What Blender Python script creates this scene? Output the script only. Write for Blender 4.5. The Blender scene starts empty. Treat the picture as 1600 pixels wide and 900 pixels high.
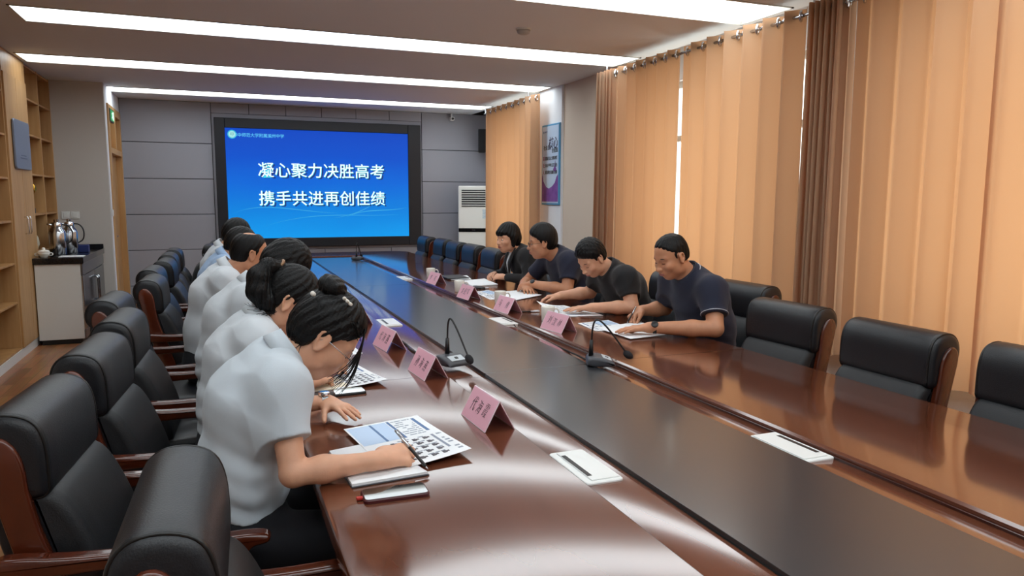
import bpy, bmesh, math, random
import numpy as np
from mathutils import Vector, Matrix, Euler
random.seed(7)
PI = math.pi
SC = bpy.context.scene
COL = SC.collection

# ------------------------------------------------------------------ camera
cam_data = bpy.data.cameras.new('camera')
cam = bpy.data.objects.new('camera', cam_data)
COL.objects.link(cam)
cam_data.sensor_width = 36.0
cam_data.lens = 36.0 * 1148.0 / 1600.0
cam_data.clip_start = 0.02
_R = Matrix(((0.92949875, 0.04180299, -0.36644861),
             (-0.3688096, 0.11449971, -0.92242576),
             (0.00339811, 0.99254336, 0.12184468)))
cam.matrix_world = Matrix.Translation((0, 0, 1.5)) @ _R.to_4x4()
SC.camera = cam

# ------------------------------------------------------------------ light and exposure
SC.view_settings.view_transform = 'Standard'
SC.view_settings.look = 'None'
SC.view_settings.gamma = 1.0
SC.view_settings.exposure = 0.0
SC.view_settings.use_curve_mapping = False
STRIP_LIGHT = 5.4        # radiance of the ceiling light strips
SKY_LIGHT = 4.2          # bright hazy day outside the windows
SCREEN_LIGHT = 1.35
world = bpy.data.worlds.new('sky')
SC.world = world
world.use_nodes = True
_bg = world.node_tree.nodes['Background']
_bg.inputs[0].default_value = (1.0, 0.96, 0.90, 1)
_bg.inputs[1].default_value = SKY_LIGHT
WIN = [(0.55, 3.45), (4.45, 6.4), (8.78, 10.3)]      # windows along the right wall (y from, to)
for (y0, y1) in WIN:
    ld = bpy.data.lights.new('sky_portal', 'AREA')
    ld.shape = 'RECTANGLE'
    ld.size = 2.2
    ld.size_y = y1 - y0
    ld.cycles.is_portal = True
    lo = bpy.data.objects.new('sky_portal', ld)
    lo.location = (4.36, (y0 + y1) / 2, 1.65)
    lo.rotation_euler = (0, PI / 2, 0)
    COL.objects.link(lo)
SC.cycles.use_denoising = True
SC.cycles.max_bounces = 8
SC.cycles.diffuse_bounces = 4
SC.cycles.glossy_bounces = 4
SC.cycles.transparent_max_bounces = 12
SC.cycles.caustics_reflective = False
SC.cycles.caustics_refractive = False
SC.cycles.sample_clamp_indirect = 6.0


# ------------------------------------------------------------------ materials
def lin(c):
    if isinstance(c, str):
        c = tuple(int(c[i:i + 2], 16) / 255 for i in (0, 2, 4))
    return tuple(x / 12.92 if x <= .04045 else ((x + .055) / 1.055) ** 2.4 for x in c) + (1,)


MATS = {}


def mat(name, col='808080', rough=.5, metal=0, spec=.5, coat=0, coat_rough=.05, bump=0, bscale=40, var=0, vscale=8,
        stretch=(1, 1, 1), emit=None, estr=0, alpha=1, trans=0, sheen=0, sss=0, col2=None, detail=4, aniso=0):
    if name in MATS:
        return MATS[name]
    m = bpy.data.materials.new(name)
    m.use_nodes = True
    nt = m.node_tree
    b = nt.nodes['Principled BSDF']
    c = lin(col)
    b.inputs['Base Color'].default_value = c
    b.inputs['Roughness'].default_value = rough
    b.inputs['Metallic'].default_value = metal
    b.inputs['Specular IOR Level'].default_value = spec
    b.inputs['Coat Weight'].default_value = coat
    b.inputs['Coat Roughness'].default_value = coat_rough
    b.inputs['Alpha'].default_value = alpha
    b.inputs['Transmission Weight'].default_value = trans
    b.inputs['Sheen Weight'].default_value = sheen
    b.inputs['Anisotropic'].default_value = aniso
    if sss:
        b.inputs['Subsurface Weight'].default_value = sss
        b.inputs['Subsurface Radius'].default_value = (1.0, .35, .2)
        b.inputs['Subsurface Scale'].default_value = .01
    if emit:
        b.inputs['Emission Color'].default_value = lin(emit)
        b.inputs['Emission Strength'].default_value = estr
    tc = nt.nodes.new('ShaderNodeTexCoord')
    mp = nt.nodes.new('ShaderNodeMapping')
    mp.inputs['Scale'].default_value = stretch
    nt.links.new(tc.outputs['Object'], mp.inputs['Vector'])
    if var or col2:
        n = nt.nodes.new('ShaderNodeTexNoise')
        n.inputs['Scale'].default_value = vscale
        n.inputs['Detail'].default_value = detail
        nt.links.new(mp.outputs[0], n.inputs['Vector'])
        r = nt.nodes.new('ShaderNodeValToRGB')
        c2 = lin(col2) if col2 else tuple(max(0, x * (1 - var)) for x in c[:3]) + (1,)
        c1 = c if col2 else tuple(min(1, x * (1 + var)) for x in c[:3]) + (1,)
        r.color_ramp.elements[0].color = c2
        r.color_ramp.elements[0].position = .32
        r.color_ramp.elements[1].color = c1
        r.color_ramp.elements[1].position = .68
        nt.links.new(n.outputs['Fac'], r.inputs['Fac'])
        nt.links.new(r.outputs['Color'], b.inputs['Base Color'])
    if bump:
        n = nt.nodes.new('ShaderNodeTexNoise')
        n.inputs['Scale'].default_value = bscale
        n.inputs['Detail'].default_value = 5
        nt.links.new(mp.outputs[0], n.inputs['Vector'])
        bp = nt.nodes.new('ShaderNodeBump')
        bp.inputs['Strength'].default_value = bump
        bp.inputs['Distance'].default_value = .01
        nt.links.new(n.outputs['Fac'], bp.inputs['Height'])
        nt.links.new(bp.outputs[0], b.inputs['Normal'])
    MATS[name] = m
    return m


M_WALL = mat('painted_wall', 'C9C4BE', .85, bump=.05, bscale=90)
M_WHITE_WALL = mat('white_wall', 'EEF2F7', .8, bump=.05, bscale=90)
M_BEIGE_WALL = mat('beige_wall', 'DDCDBB', .85, bump=.05, bscale=90)
M_CEIL = mat('ceiling_paint', 'E6EAEE', .9)
M_PANEL = mat('acoustic_panel', '9C9DA6', .8, bump=.1, bscale=160)
M_GROOVE = mat('groove', '1A1A1C', .8)
M_OAK = mat('light_oak', 'C49A68', .42, col2='B48856', vscale=3, stretch=(6, 6, .5), detail=6)
M_OAK2 = mat('oak_shelf', 'B98A55', .5, col2='A87A48', vscale=3, stretch=(6, 6, .5), detail=6)
M_TABLE = mat('glossy_redwood', '6C3E2B', .14, coat=.6, coat_rough=.09, col2='603422', vscale=1.6, stretch=(5, .55, 1), detail=3, spec=.7)
M_TABLE_DK = mat('redwood_edge', '401A12', .22, col2='2E110B', vscale=3, stretch=(5, .5, 1), spec=.6)
M_PAD = mat('black_leatherette_pad', '2D2E31', .28, coat=.45, coat_rough=.13, spec=.6)
M_PAD_EDGE = mat('pad_edge', '121214', .4)
M_LEATHER = mat('black_leather', '14161B', .38, bump=.12, bscale=260, spec=.45)
M_LEATHER2 = mat('black_leather_inner', '1C1D20', .48, bump=.12, bscale=260, spec=.4)
M_PIPING = mat('leather_piping', '0B0B0C', .35)
M_CWOOD = mat('chair_redwood', '5C2816', .16, col2='3E180C', vscale=4, stretch=(1, 1, 1), coat=.4, coat_rough=.08)
M_BLACK = mat('black_plastic', '101012', .4)
M_GREY = mat('grey_plastic', '3E4046', .45)
M_STEEL = mat('steel', 'C9CCD0', .18, metal=1)
M_CHROME = mat('chrome', 'E6E8EA', .1, metal=1)
M_PAPER = mat('paper', 'EEF1F4', .75)
M_CREAM = mat('cream_paper', 'EFE6D0', .75)
M_INK = mat('print_ink', '4A4E57', .8)
M_INKB = mat('print_blue', '6F8CB5', .8)
M_CARD = mat('pink_card', 'E9AFC0', .6)
M_ACRYL = mat('clear_acrylic', 'F2DCE4', .12, spec=.6)
M_PENINK = mat('handwriting_ink', '15151A', .6)
M_CERAMIC = mat('white_ceramic', 'EDEAE2', .15, spec=.6)
M_WHITE = mat('white_plastic', 'E6E8E6', .35)
M_GRANITE = mat('black_granite', '111114', .12, col2='26262A', vscale=160)
M_RUBBER = mat('rubber', '0C0C0D', .7)
M_HAIR = mat('black_hair', '060506', .45, spec=.25, bump=.3, bscale=30, stretch=(6, 6, 6), aniso=.5)
M_SKIN_A = mat('skin_fair', 'D9A384', .5, sss=.12, var=.05, vscale=25, bump=.04, bscale=220)
M_SKIN_B = mat('skin_tan', 'C48A68', .5, sss=.1, var=.06, vscale=25, bump=.04, bscale=220)
M_LIP = mat('lips', 'A9635A', .4, sss=.1)
M_NAIL = mat('nails', 'E3B39E', .25)
M_SHIRT_W = mat('pale_shirt_cotton', 'CDD3D9', .85, bump=.15, bscale=900, sheen=.1)
M_SHIRT_G = mat('light_grey_shirt_cotton', 'C3CCD4', .85, bump=.15, bscale=900, sheen=.1)
M_SHIRT_B = mat('light_blue_shirt_cotton', '9DB7D8', .85, bump=.15, bscale=900, sheen=.1)
M_NAVY = mat('navy_cotton', '171D33', .85, bump=.2, bscale=700, sheen=.1)
M_BLACKCLOTH = mat('black_cotton', '121317', .85, bump=.2, bscale=700, sheen=.1)
M_TROUSER = mat('dark_trousers', '12131A', .85, bump=.2, bscale=600)


# ------------------------------------------------------------------ object helpers
def me_obj(name, me, m=None, parent=None, smooth=True):
    o = bpy.data.objects.new(name, me)
    COL.objects.link(o)
    if m is not None:
        for mm in (m if isinstance(m, (list, tuple)) else [m]):
            me.materials.append(mm)
    if smooth:
        me.polygons.foreach_set('use_smooth', [True] * len(me.polygons))
    if parent:
        o.parent = parent
    return o


def ob(name, bm, m, parent=None, smooth=False, auto=None):
    bmesh.ops.recalc_face_normals(bm, faces=bm.faces)
    me = bpy.data.meshes.new(name)
    bm.to_mesh(me)
    bm.free()
    o = me_obj(name, me, m, parent, smooth)
    if auto is not None:
        me.polygons.foreach_set('use_smooth', [True] * len(me.polygons))
        me.set_sharp_from_angle(angle=math.radians(auto))
    return o


def tag(o, label=None, cat=None, group=None, kind=None):
    if label: o['label'] = label
    if cat: o['category'] = cat
    if group: o['group'] = group
    if kind: o['kind'] = kind
    return o


def thing(name, label, cat, loc=(0, 0, 0), rz=0, group=None):
    o = bpy.data.objects.new(name, None)
    o.empty_display_size = .05
    COL.objects.link(o)
    o.location = loc
    o.rotation_euler = (0, 0, rz)
    return tag(o, label, cat, group)


def kids(o):
    return KID.get(o.name, [])


def dup(root, loc, rz, label, group=None):
    def rec(o, par):
        c = o.copy()
        COL.objects.link(c)
        if par: c.parent = par
        for k in list(o.children):
            rec(k, c)
        return c
    r = rec(root, None)
    r.location = loc
    r.rotation_euler = (0, 0, rz)
    r['label'] = label
    if group: r['group'] = group
    return r


def box(bm, c, s, bev=0, seg=2, rot=None):
    """box centred at c with full sizes s"""
    r = bmesh.ops.create_cube(bm, size=1)
    vs = r['verts']
    for v in vs:
        v.co = Vector((v.co.x * s[0], v.co.y * s[1], v.co.z * s[2]))
    if bev:
        es = {e for v in vs for e in v.link_edges}
        rr = bmesh.ops.bevel(bm, geom=list(es), offset=bev, segments=seg, affect='EDGES', profile=.5)
        vs = list({v for f in rr['faces'] for v in f.verts} | {v for v in vs if v.is_valid})
    for v in vs:
        if rot: v.co = rot @ v.co
        v.co += Vector(c)
    return vs


def bx(x0, x1, y0, y1, z0, z1, bev=0, seg=2, bm=None):
    bm = bm or bmesh.new()
    box(bm, ((x0 + x1) / 2, (y0 + y1) / 2, (z0 + z1) / 2), (abs(x1 - x0), abs(y1 - y0), abs(z1 - z0)), bev, seg)
    return bm


def frames(pts):
    pts = [Vector(p) for p in pts]
    n = len(pts)
    T = []
    for i in range(n):
        a = pts[max(0, i - 1)]
        b = pts[min(n - 1, i + 1)]
        T.append((b - a).normalized())
    up = Vector((0, 0, 1)) if abs(T[0].z) < .9 else Vector((1, 0, 0))
    N = []
    u = (up - T[0] * up.dot(T[0])).normalized()
    for t in T:
        u = (u - t * u.dot(t)).normalized()
        N.append(u.copy())
    return pts, T, N


def tube(bm, pts, r, n=10, flat=1.0, caps=True):
    """tube through pts; r number or list; flat squeezes along the second axis"""
    pts, T, N = frames(pts)
    rr = r if isinstance(r, (list, tuple)) else [r] * len(pts)
    rings = []
    for p, t, u, q in zip(pts, T, N, rr):
        w = t.cross(u)
        rings.append([bm.verts.new(p + (u * math.cos(2 * PI * k / n) * flat + w * math.sin(2 * PI * k / n)) * q) for k in range(n)])
    for a, b in zip(rings, rings[1:]):
        for k in range(n):
            bm.faces.new((a[k], a[(k + 1) % n], b[(k + 1) % n], b[k]))
    if caps:
        bm.faces.new(rings[0])
        bm.faces.new(rings[-1])
    return rings


def lathe(bm, prof, n=32, c=(0, 0, 0)):
    """profile of (r, z) turned about z"""
    rings = []
    for r, z in prof:
        if r < 1e-5:
            rings.append([bm.verts.new((c[0], c[1], c[2] + z))])
        else:
            rings.append([bm.verts.new((c[0] + r * math.cos(2 * PI * k / n), c[1] + r * math.sin(2 * PI * k / n), c[2] + z)) for k in range(n)])
    for a, b in zip(rings, rings[1:]):
        for k in range(n):
            k2 = (k + 1) % n
            if len(a) == 1 and len(b) == 1: continue
            if len(a) == 1:
                bm.faces.new((a[0], b[k2], b[k]))
            elif len(b) == 1:
                bm.faces.new((a[k], a[k2], b[0]))
            else:
                bm.faces.new((a[k], a[k2], b[k2], b[k]))
    return bm


def smooth_closed(pts, n=3):
    """Chaikin smoothing of a closed 2D outline"""
    for _ in range(n):
        q = []
        for i in range(len(pts)):
            a, b = pts[i], pts[(i + 1) % len(pts)]
            q.append((a[0] * .75 + b[0] * .25, a[1] * .75 + b[1] * .25))
            q.append((a[0] * .25 + b[0] * .75, a[1] * .25 + b[1] * .75))
        pts = q
    return pts


def smooth_open(pts, n=2):
    pts = [Vector(p) for p in pts]
    for _ in range(n):
        q = [pts[0]]
        for a, b in zip(pts, pts[1:]):
            q.append(a * .75 + b * .25)
            q.append(a * .25 + b * .75)
        q.append(pts[-1])
        pts = q
    return pts


def pillow(bm, prof, w, r, n=4, y=0.0, dome=0.0):
    """closed xz profile extruded along y with rounded side edges"""
    P = [Vector((a, b)) for a, b in prof]
    N = len(P)
    area = sum(P[i].x * P[(i + 1) % N].y - P[(i + 1) % N].x * P[i].y for i in range(N))
    sgn = 1 if area > 0 else -1
    nor = []
    for i in range(N):
        t = (P[(i + 1) % N] - P[i - 1]).normalized()
        nor.append(Vector((t.y, -t.x)) * sgn)
    ys = []
    for k in range(n + 1):
        a = PI / 2 * k / n
        ys.append((-w / 2 + r * (1 - math.sin(a)), r * (1 - math.cos(a)) if False else r * (1 - math.sin(PI / 2 - a)) if False else 0))
    secs = []
    for k in range(n + 1):
        a = PI / 2 * k / n
        secs.append((-w / 2 + r * (1 - math.sin(a)), r * (1 - math.cos(PI / 2 - a)) if False else r * (1 - math.cos(a)) ))
    # at k=0: y inset r, no... build from cap (inset r) to flank (inset 0)
    secs = []
    for k in range(n + 1):
        a = PI / 2 * k / n
        secs.append((-w / 2 + r * (1 - math.cos(a)), r * (1 - math.sin(a))))
    mid = 6
    for k in range(1, mid):
        secs.append((-w / 2 + r + (w - 2 * r) * k / mid, 0))
    secs += [(-s[0], s[1]) for s in reversed(secs[:n + 1])]
    rings = []
    for yy, ins in secs:
        d = dome * (1 - (2 * yy / w) ** 2) if dome else 0
        rings.append([bm.verts.new((p.x - q.x * (ins - d), y + yy, p.y - q.y * (ins - d))) for p, q in zip(P, nor)])
    for a, b in zip(rings, rings[1:]):
        for k in range(N):
            bm.faces.new((a[k], a[(k + 1) % N], b[(k + 1) % N], b[k]))
    bm.faces.new(rings[0])
    bm.faces.new(rings[-1])
    return rings


def plate(bm, outline, z0, z1, bev=0):
    """xy outline extruded in z"""
    n = len(outline)
    if bev:
        lv = [(z0, 0), (z1 - bev, 0), (z1, bev)]
    else:
        lv = [(z0, 0), (z1, 0)]
    P = [Vector(p) for p in outline]
    area = sum(P[i].x * P[(i + 1) % n].y - P[(i + 1) % n].x * P[i].y for i in range(n))
    s = 1 if area > 0 else -1
    rings = []
    for z, ins in lv:
        ring = []
        for i in range(n):
            t = (P[(i + 1) % n] - P[i - 1]).normalized()
            nn = Vector((t.y, -t.x)) * s
            q = P[i] - nn * ins
            ring.append(bm.verts.new((q.x, q.y, z)))
        rings.append(ring)
    for a, b in zip(rings, rings[1:]):
        for k in range(n):
            bm.faces.new((a[k], a[(k + 1) % n], b[(k + 1) % n], b[k]))
    bm.faces.new(rings[0])
    bm.faces.new(rings[-1])
    return rings


def rrect(w, h, r, n=5, cx=0, cy=0):
    o = []
    for (sx, sy, a0) in ((1, 1, 0), (-1, 1, 90), (-1, -1, 180), (1, -1, 270)):
        for k in range(n + 1):
            a = math.radians(a0 + 90 * k / n)
            o.append((cx + sx * (w / 2 - r) + r * math.cos(a), cy + sy * (h / 2 - r) + r * math.sin(a)))
    return o


def text_mesh(name, body, size, m, parent=None, loc=(0, 0, 0), rot=(0, 0, 0), align='CENTER', bold=0.0, extrude=.0004, shear=0, space=1.0, sx=1.0):
    cu = bpy.data.curves.new(name, 'FONT')
    cu.body = body
    cu.size = size
    cu.align_x = align
    cu.align_y = 'CENTER'
    cu.offset = bold
    cu.extrude = extrude
    cu.shear = shear
    cu.space_character = space
    cu.resolution_u = 3
    t = bpy.data.objects.new(name + '_tmp', cu)
    COL.objects.link(t)
    dg = bpy.context.evaluated_depsgraph_get()
    me = bpy.data.meshes.new_from_object(t.evaluated_get(dg))
    bpy.data.objects.remove(t)
    bpy.data.curves.remove(cu)
    me.name = name
    me.materials.clear()
    o = me_obj(name, me, m, parent, smooth=False)
    o.location = loc
    o.rotation_euler = rot
    o.scale = (sx, 1, 1)
    return o
# ------------------------------------------------------------------ structure
YB, YF = 11.5, -1.6        # back wall (screen), wall behind the camera
XL, XR = -2.12, 4.15       # left wall, window wall
ZC = 2.83


def struct(name, bm, m, parent=None, smooth=False):
    o = ob(name, bm, m, parent, smooth)
    if not parent: o['kind'] = 'structure'
    return o


def floor_mat():
    m = bpy.data.materials.new('parquet')
    m.use_nodes = True
    nt = m.node_tree
    b = nt.nodes['Principled BSDF']
    tc = nt.nodes.new('ShaderNodeTexCoord')
    mp = nt.nodes.new('ShaderNodeMapping')
    mp.inputs['Rotation'].default_value = (0, 0, PI / 2)
    nt.links.new(tc.outputs['Object'], mp.inputs[0])
    br = nt.nodes.new('ShaderNodeTexBrick')
    br.inputs['Color1'].default_value = lin('A36B3C')
    br.inputs['Color2'].default_value = lin('6E4023')
    br.inputs['Mortar'].default_value = lin('3A2214')
    br.inputs['Scale'].default_value = 1
    br.inputs['Mortar Size'].default_value = .0015
    br.inputs['Brick Width'].default_value = .62
    br.inputs['Row Height'].default_value = .088
    br.inputs['Bias'].default_value = -.1
    br.offset = .37
    nt.links.new(mp.outputs[0], br.inputs['Vector'])
    mp2 = nt.nodes.new('ShaderNodeMapping')
    mp2.inputs['Scale'].default_value = (14, 1.2, 1)
    nt.links.new(tc.outputs['Object'], mp2.inputs[0])
    n = nt.nodes.new('ShaderNodeTexNoise')
    n.inputs['Scale'].default_value = 3
    n.inputs['Detail'].default_value = 8
    nt.links.new(mp2.outputs[0], n.inputs['Vector'])
    mx = nt.nodes.new('ShaderNodeMix')
    mx.data_type = 'RGBA'
    mx.blend_type = 'OVERLAY'
    mx.inputs[0].default_value = .55
    nt.links.new(br.outputs['Color'], mx.inputs[6])
    nt.links.new(n.outputs['Color'], mx.inputs[7])
    hs = nt.nodes.new('ShaderNodeHueSaturation')
    hs.inputs['Saturation'].default_value = .95
    nt.links.new(mx.outputs[2], hs.inputs['Color'])
    nt.links.new(hs.outputs[0], b.inputs['Base Color'])
    b.inputs['Roughness'].default_value = .3
    return m


M_FLOOR = floor_mat()
struct('floor', bx(XL - .3, XR + .3, YF - .2, YB + .3, -.1, 0), M_FLOOR)

# back wall: acoustic panels with dark grooves
bw = struct('wall_back', bx(XL - .2, XR + .2, YB + .02, YB + .2, 0, ZC + .3), M_GROOVE)
bm = bmesh.new()
zs = [0.0, .25, .75, 1.25, 1.75, 2.25, ZC]
g = .008
for i in range(len(zs) - 1):
    for (x0, x1) in ((-1.21, -.05), (3.02, 4.11)):
        box(bm, ((x0 + x1) / 2, YB + .005, (zs[i] + zs[i + 1]) / 2), (x1 - x0 - g, .04, zs[i + 1] - zs[i] - g), .004, 1)
ob('panel', bm, M_PANEL, bw)
bm = bmesh.new()
for k in range(6):
    x0 = -.05 + k * 3.07 / 6
    x1 = x0 + 3.07 / 6
    for (z0, z1) in ((2.68, ZC), (.25, .72), (0, .25)):
        box(bm, ((x0 + x1) / 2, YB + .005, (z0 + z1) / 2), (x1 - x0 - g, .04, z1 - z0 - g), .004, 1)
box(bm, (1.485, YB + .005, 1.7), (3.06, .03, 1.96))
ob('panel', bm, M_PANEL, bw)
bm = bmesh.new()
box(bm, (4.13, YB + .005, ZC / 2), (.04, .04, ZC))
ob('panel', bm, M_PANEL, bw)

# left side: bookcase wall, jutting wall with the door
struct('wall_left', bx(XL - .1, XL, YF, YB + .2, 0, ZC + .3), M_WALL)
struct('wall_alcove', bx(XL, -1.21, 10.03, 10.13, 0, ZC), M_WALL)
bm = bx(-1.31, -1.21, 10.13, 10.22, 0, ZC)
box(bm, (-1.26, (11.42 + YB) / 2, ZC / 2), (.1, YB - 11.42, ZC))
box(bm, (-1.26, (10.22 + 11.42) / 2, (2.62 + ZC) / 2), (.1, 1.2, ZC - 2.62))
struct('wall_doorway', bm, M_WHITE_WALL)
struct('wall_front', bx(XL - .2, XR + .2, YF - .1, YF, 0, ZC + .3), M_WALL)

# door with a wooden frame and a transom
dr = struct('door_1', bx(-1.30, -1.262, 10.32, 11.33, 0, 2.03), M_OAK)
bm = bmesh.new()
for (y0, y1, z0, z1) in ((10.22, 10.32, 0, 2.62), (11.33, 11.42, 0, 2.62), (10.32, 11.33, 2.52, 2.62), (10.32, 11.33, 2.03, 2.10), (10.80, 10.85, 2.1, 2.52)):
    box(bm, (-1.25, (y0 + y1) / 2, (z0 + z1) / 2), (.12, y1 - y0, z1 - z0), .004, 1)
ob('door_frame', bm, M_OAK, dr)
ob('transom_panel', bx(-1.30, -1.285, 10.32, 11.33, 2.1, 2.52), M_OAK2, dr)
bm = bmesh.new()
tube(bm, [(-1.26, 10.4, 1.0), (-1.21, 10.4, 1.0), (-1.205, 10.42, 1.0), (-1.205, 10.53, 1.0)], .009)
ob('door_handle', bm, M_STEEL, dr)

# window wall with openings, sills, transoms, glass
bm = bmesh.new()
edges = [YF]
for a, b in WIN: edges += [a, b]
edges.append(YB + .2)
for i in range(0, len(edges), 2):
    box(bm, (XR + .1, (edges[i] + edges[i + 1]) / 2, (ZC + .3) / 2), (.2, edges[i + 1] - edges[i], ZC + .3))
for a, b in WIN:
    box(bm, (XR + .1, (a + b) / 2, .3), (.2, b - a, .6))
    box(bm, (XR + .1, (a + b) / 2, (2.62 + ZC + .3) / 2), (.2, b - a, ZC + .3 - 2.62))
struct('wall_right', bm, M_WHITE_WALL)


def glass_mat():
    m = bpy.data.materials.new('window_glass')
    m.use_nodes = True
    nt = m.node_tree
    nt.nodes.remove(nt.nodes['Principled BSDF'])
    t = nt.nodes.new('ShaderNodeBsdfTransparent')
    t.inputs[0].default_value = (.94, .97, .96, 1)
    gl = nt.nodes.new('ShaderNodeBsdfGlossy')
    gl.inputs['Roughness'].default_value = .02
    mx = nt.nodes.new('ShaderNodeMixShader')
    mx.inputs[0].default_value = .06
    nt.links.new(t.outputs[0], mx.inputs[1])
    nt.links.new(gl.outputs[0], mx.inputs[2])
    nt.links.new(mx.outputs[0], nt.nodes['Material Output'].inputs[0])
    return m


M_GLASS = glass_mat()
for i, (a, b) in enumerate(WIN):
    bm = bmesh.new()
    n = 3 if b - a > 1.7 else 2
    for k in range(n + 1):
        y = a + (b - a) * k / n
        box(bm, (XR + .1, min(max(y, a + .03), b - .03), 1.61), (.07, .06, 2.02), .004, 1)
    for z in (.63, 2.08, 2.59):
        box(bm, (XR + .1, (a + b) / 2, z), (.07, b - a, .06), .004, 1)
    w = struct('window_%d' % (i + 1), bm, M_WHITE)
    ob('pane', bx(XR + .098, XR + .104, a + .02, b - .02, .62, 2.6), M_GLASS, w)
    ob('window_sill', bx(XR - .06, XR + .04, a - .05, b + .05, .57, .6, .006), M_WHITE, w)

# pier between far and middle window: painted block, white poster strip
struct('wall_pier', bx(3.86, XR, 6.55, 8.06, 0, ZC), M_BEIGE_WALL)
struct('wall_pier_white', bx(3.83, XR, 8.06, 8.72, 0, ZC), M_WHITE_WALL)
# low heater boxing under the windows
struct('wall_low_boxing', bx(3.93, XR, YF, 6.55, 0, .56), M_WHITE_WALL)
bb = bx(3.915, 3.93, YF, 6.55, 0, .09)
struct('baseboard_right', bb, M_WHITE)
struct('baseboard_back', bx(-1.2, 4.14, YB - .03, YB - .016, 0, .08), M_GREY)

# ceiling with light strips let in
STRIPS = [(-1.05, -.5), (.2, .76), (2.2, 2.76), (4.24, 4.80), (6.25, 6.77), (8.27, 8.76), (10.32, 10.78)]
SX0, SX1 = -1.32, 3.80
bm = bmesh.new()
ys = [YF] + [v for s in STRIPS for v in s] + [YB + .2]
XE = 3.86                    # ceiling edge: the curtain recess starts here
for i in range(0, len(ys), 2):
    box(bm, ((XL + XE) / 2, (ys[i] + ys[i + 1]) / 2, ZC + .05), (XE - XL, ys[i + 1] - ys[i], .1))
for i, (a, b) in enumerate(STRIPS):
    xs0 = SX0 if i != 5 else -1.72
    box(bm, ((XL + xs0) / 2, (a + b) / 2, ZC + .05), (xs0 - XL, b - a, .1))
    box(bm, ((SX1 + XE) / 2, (a + b) / 2, ZC + .05), (XE - SX1, b - a, .1))
box(bm, ((XE + XR) / 2 + .1, (YF + YB) / 2, ZC + .25), (XR - XE + .3, YB - YF + .6, .1))
box(bm, (XE - .01, (YF + YB) / 2, ZC + .17), (.02, YB - YF, .16))
struct('ceiling', bm, M_CEIL)

M_DIFF = mat('light_diffuser', 'FFFFFF', .6, emit='ECF6FA', estr=STRIP_LIGHT)
M_TRIM = mat('aluminium_trim', 'C6C3BC', .35, metal=.6)
pos = ['above the camera end of the table', 'directly over the near end', 'over the nearest seated pair', 'fourth from the screen wall',
       'third from the screen wall', 'second from the screen wall', 'nearest the screen wall']
for i, (a, b) in enumerate(STRIPS):
    xs0 = SX0 if i != 5 else -1.72
    t = thing('ceiling_light', 'long white light strip let into the ceiling, ' + pos[i], 'light', ((xs0 + SX1) / 2, (a + b) / 2, ZC), 0, 'ceiling light strips')
    hx, hy = (SX1 - xs0) / 2, (b - a) / 2
    ob('diffuser', bx(-hx, hx, -hy, hy, .022, .03), M_DIFF, t)
    bm = bmesh.new()
    for s in (-1, 1):
        box(bm, (0, s * (hy - .008), .008), (2 * hx, .016, .03))
        box(bm, (s * (hx - .008), 0, .008), (.016, 2 * hy, .03))
    ob('frame', bm, M_TRIM, t)

# ------------------------------------------------------------------ curtains
def cloth_mat(name, col, tr, mix=.5):
    m = bpy.data.materials.new(name)
    m.use_nodes = True
    nt = m.node_tree
    nt.nodes.remove(nt.nodes['Principled BSDF'])
    tc = nt.nodes.new('ShaderNodeTexCoord')
    d = nt.nodes.new('ShaderNodeBsdfDiffuse')
    d.inputs[0].default_value = lin(col)
    t = nt.nodes.new('ShaderNodeBsdfTranslucent')
    t.inputs[0].default_value = lin(tr)
    n = nt.nodes.new('ShaderNodeTexNoise')
    n.inputs['Scale'].default_value = 400
    nt.links.new(tc.outputs['Object'], n.inputs['Vector'])
    bp = nt.nodes.new('ShaderNodeBump')
    bp.inputs['Strength'].default_value = .15
    bp.inputs['Distance'].default_value = .004
    nt.links.new(n.outputs['Fac'], bp.inputs['Height'])
    nt.links.new(bp.outputs[0], d.inputs['Normal'])
    mx = nt.nodes.new('ShaderNodeMixShader')
    mx.inputs[0].default_value = mix
    nt.links.new(d.outputs[0], mx.inputs[1])
    nt.links.new(t.outputs[0], mx.inputs[2])
    nt.links.new(mx.outputs[0], nt.nodes['Material Output'].inputs[0])
    return m


M_CURT = cloth_mat('tan_curtain', 'BC9D82', 'DCA476', .43)
XCU = 3.68


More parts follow.
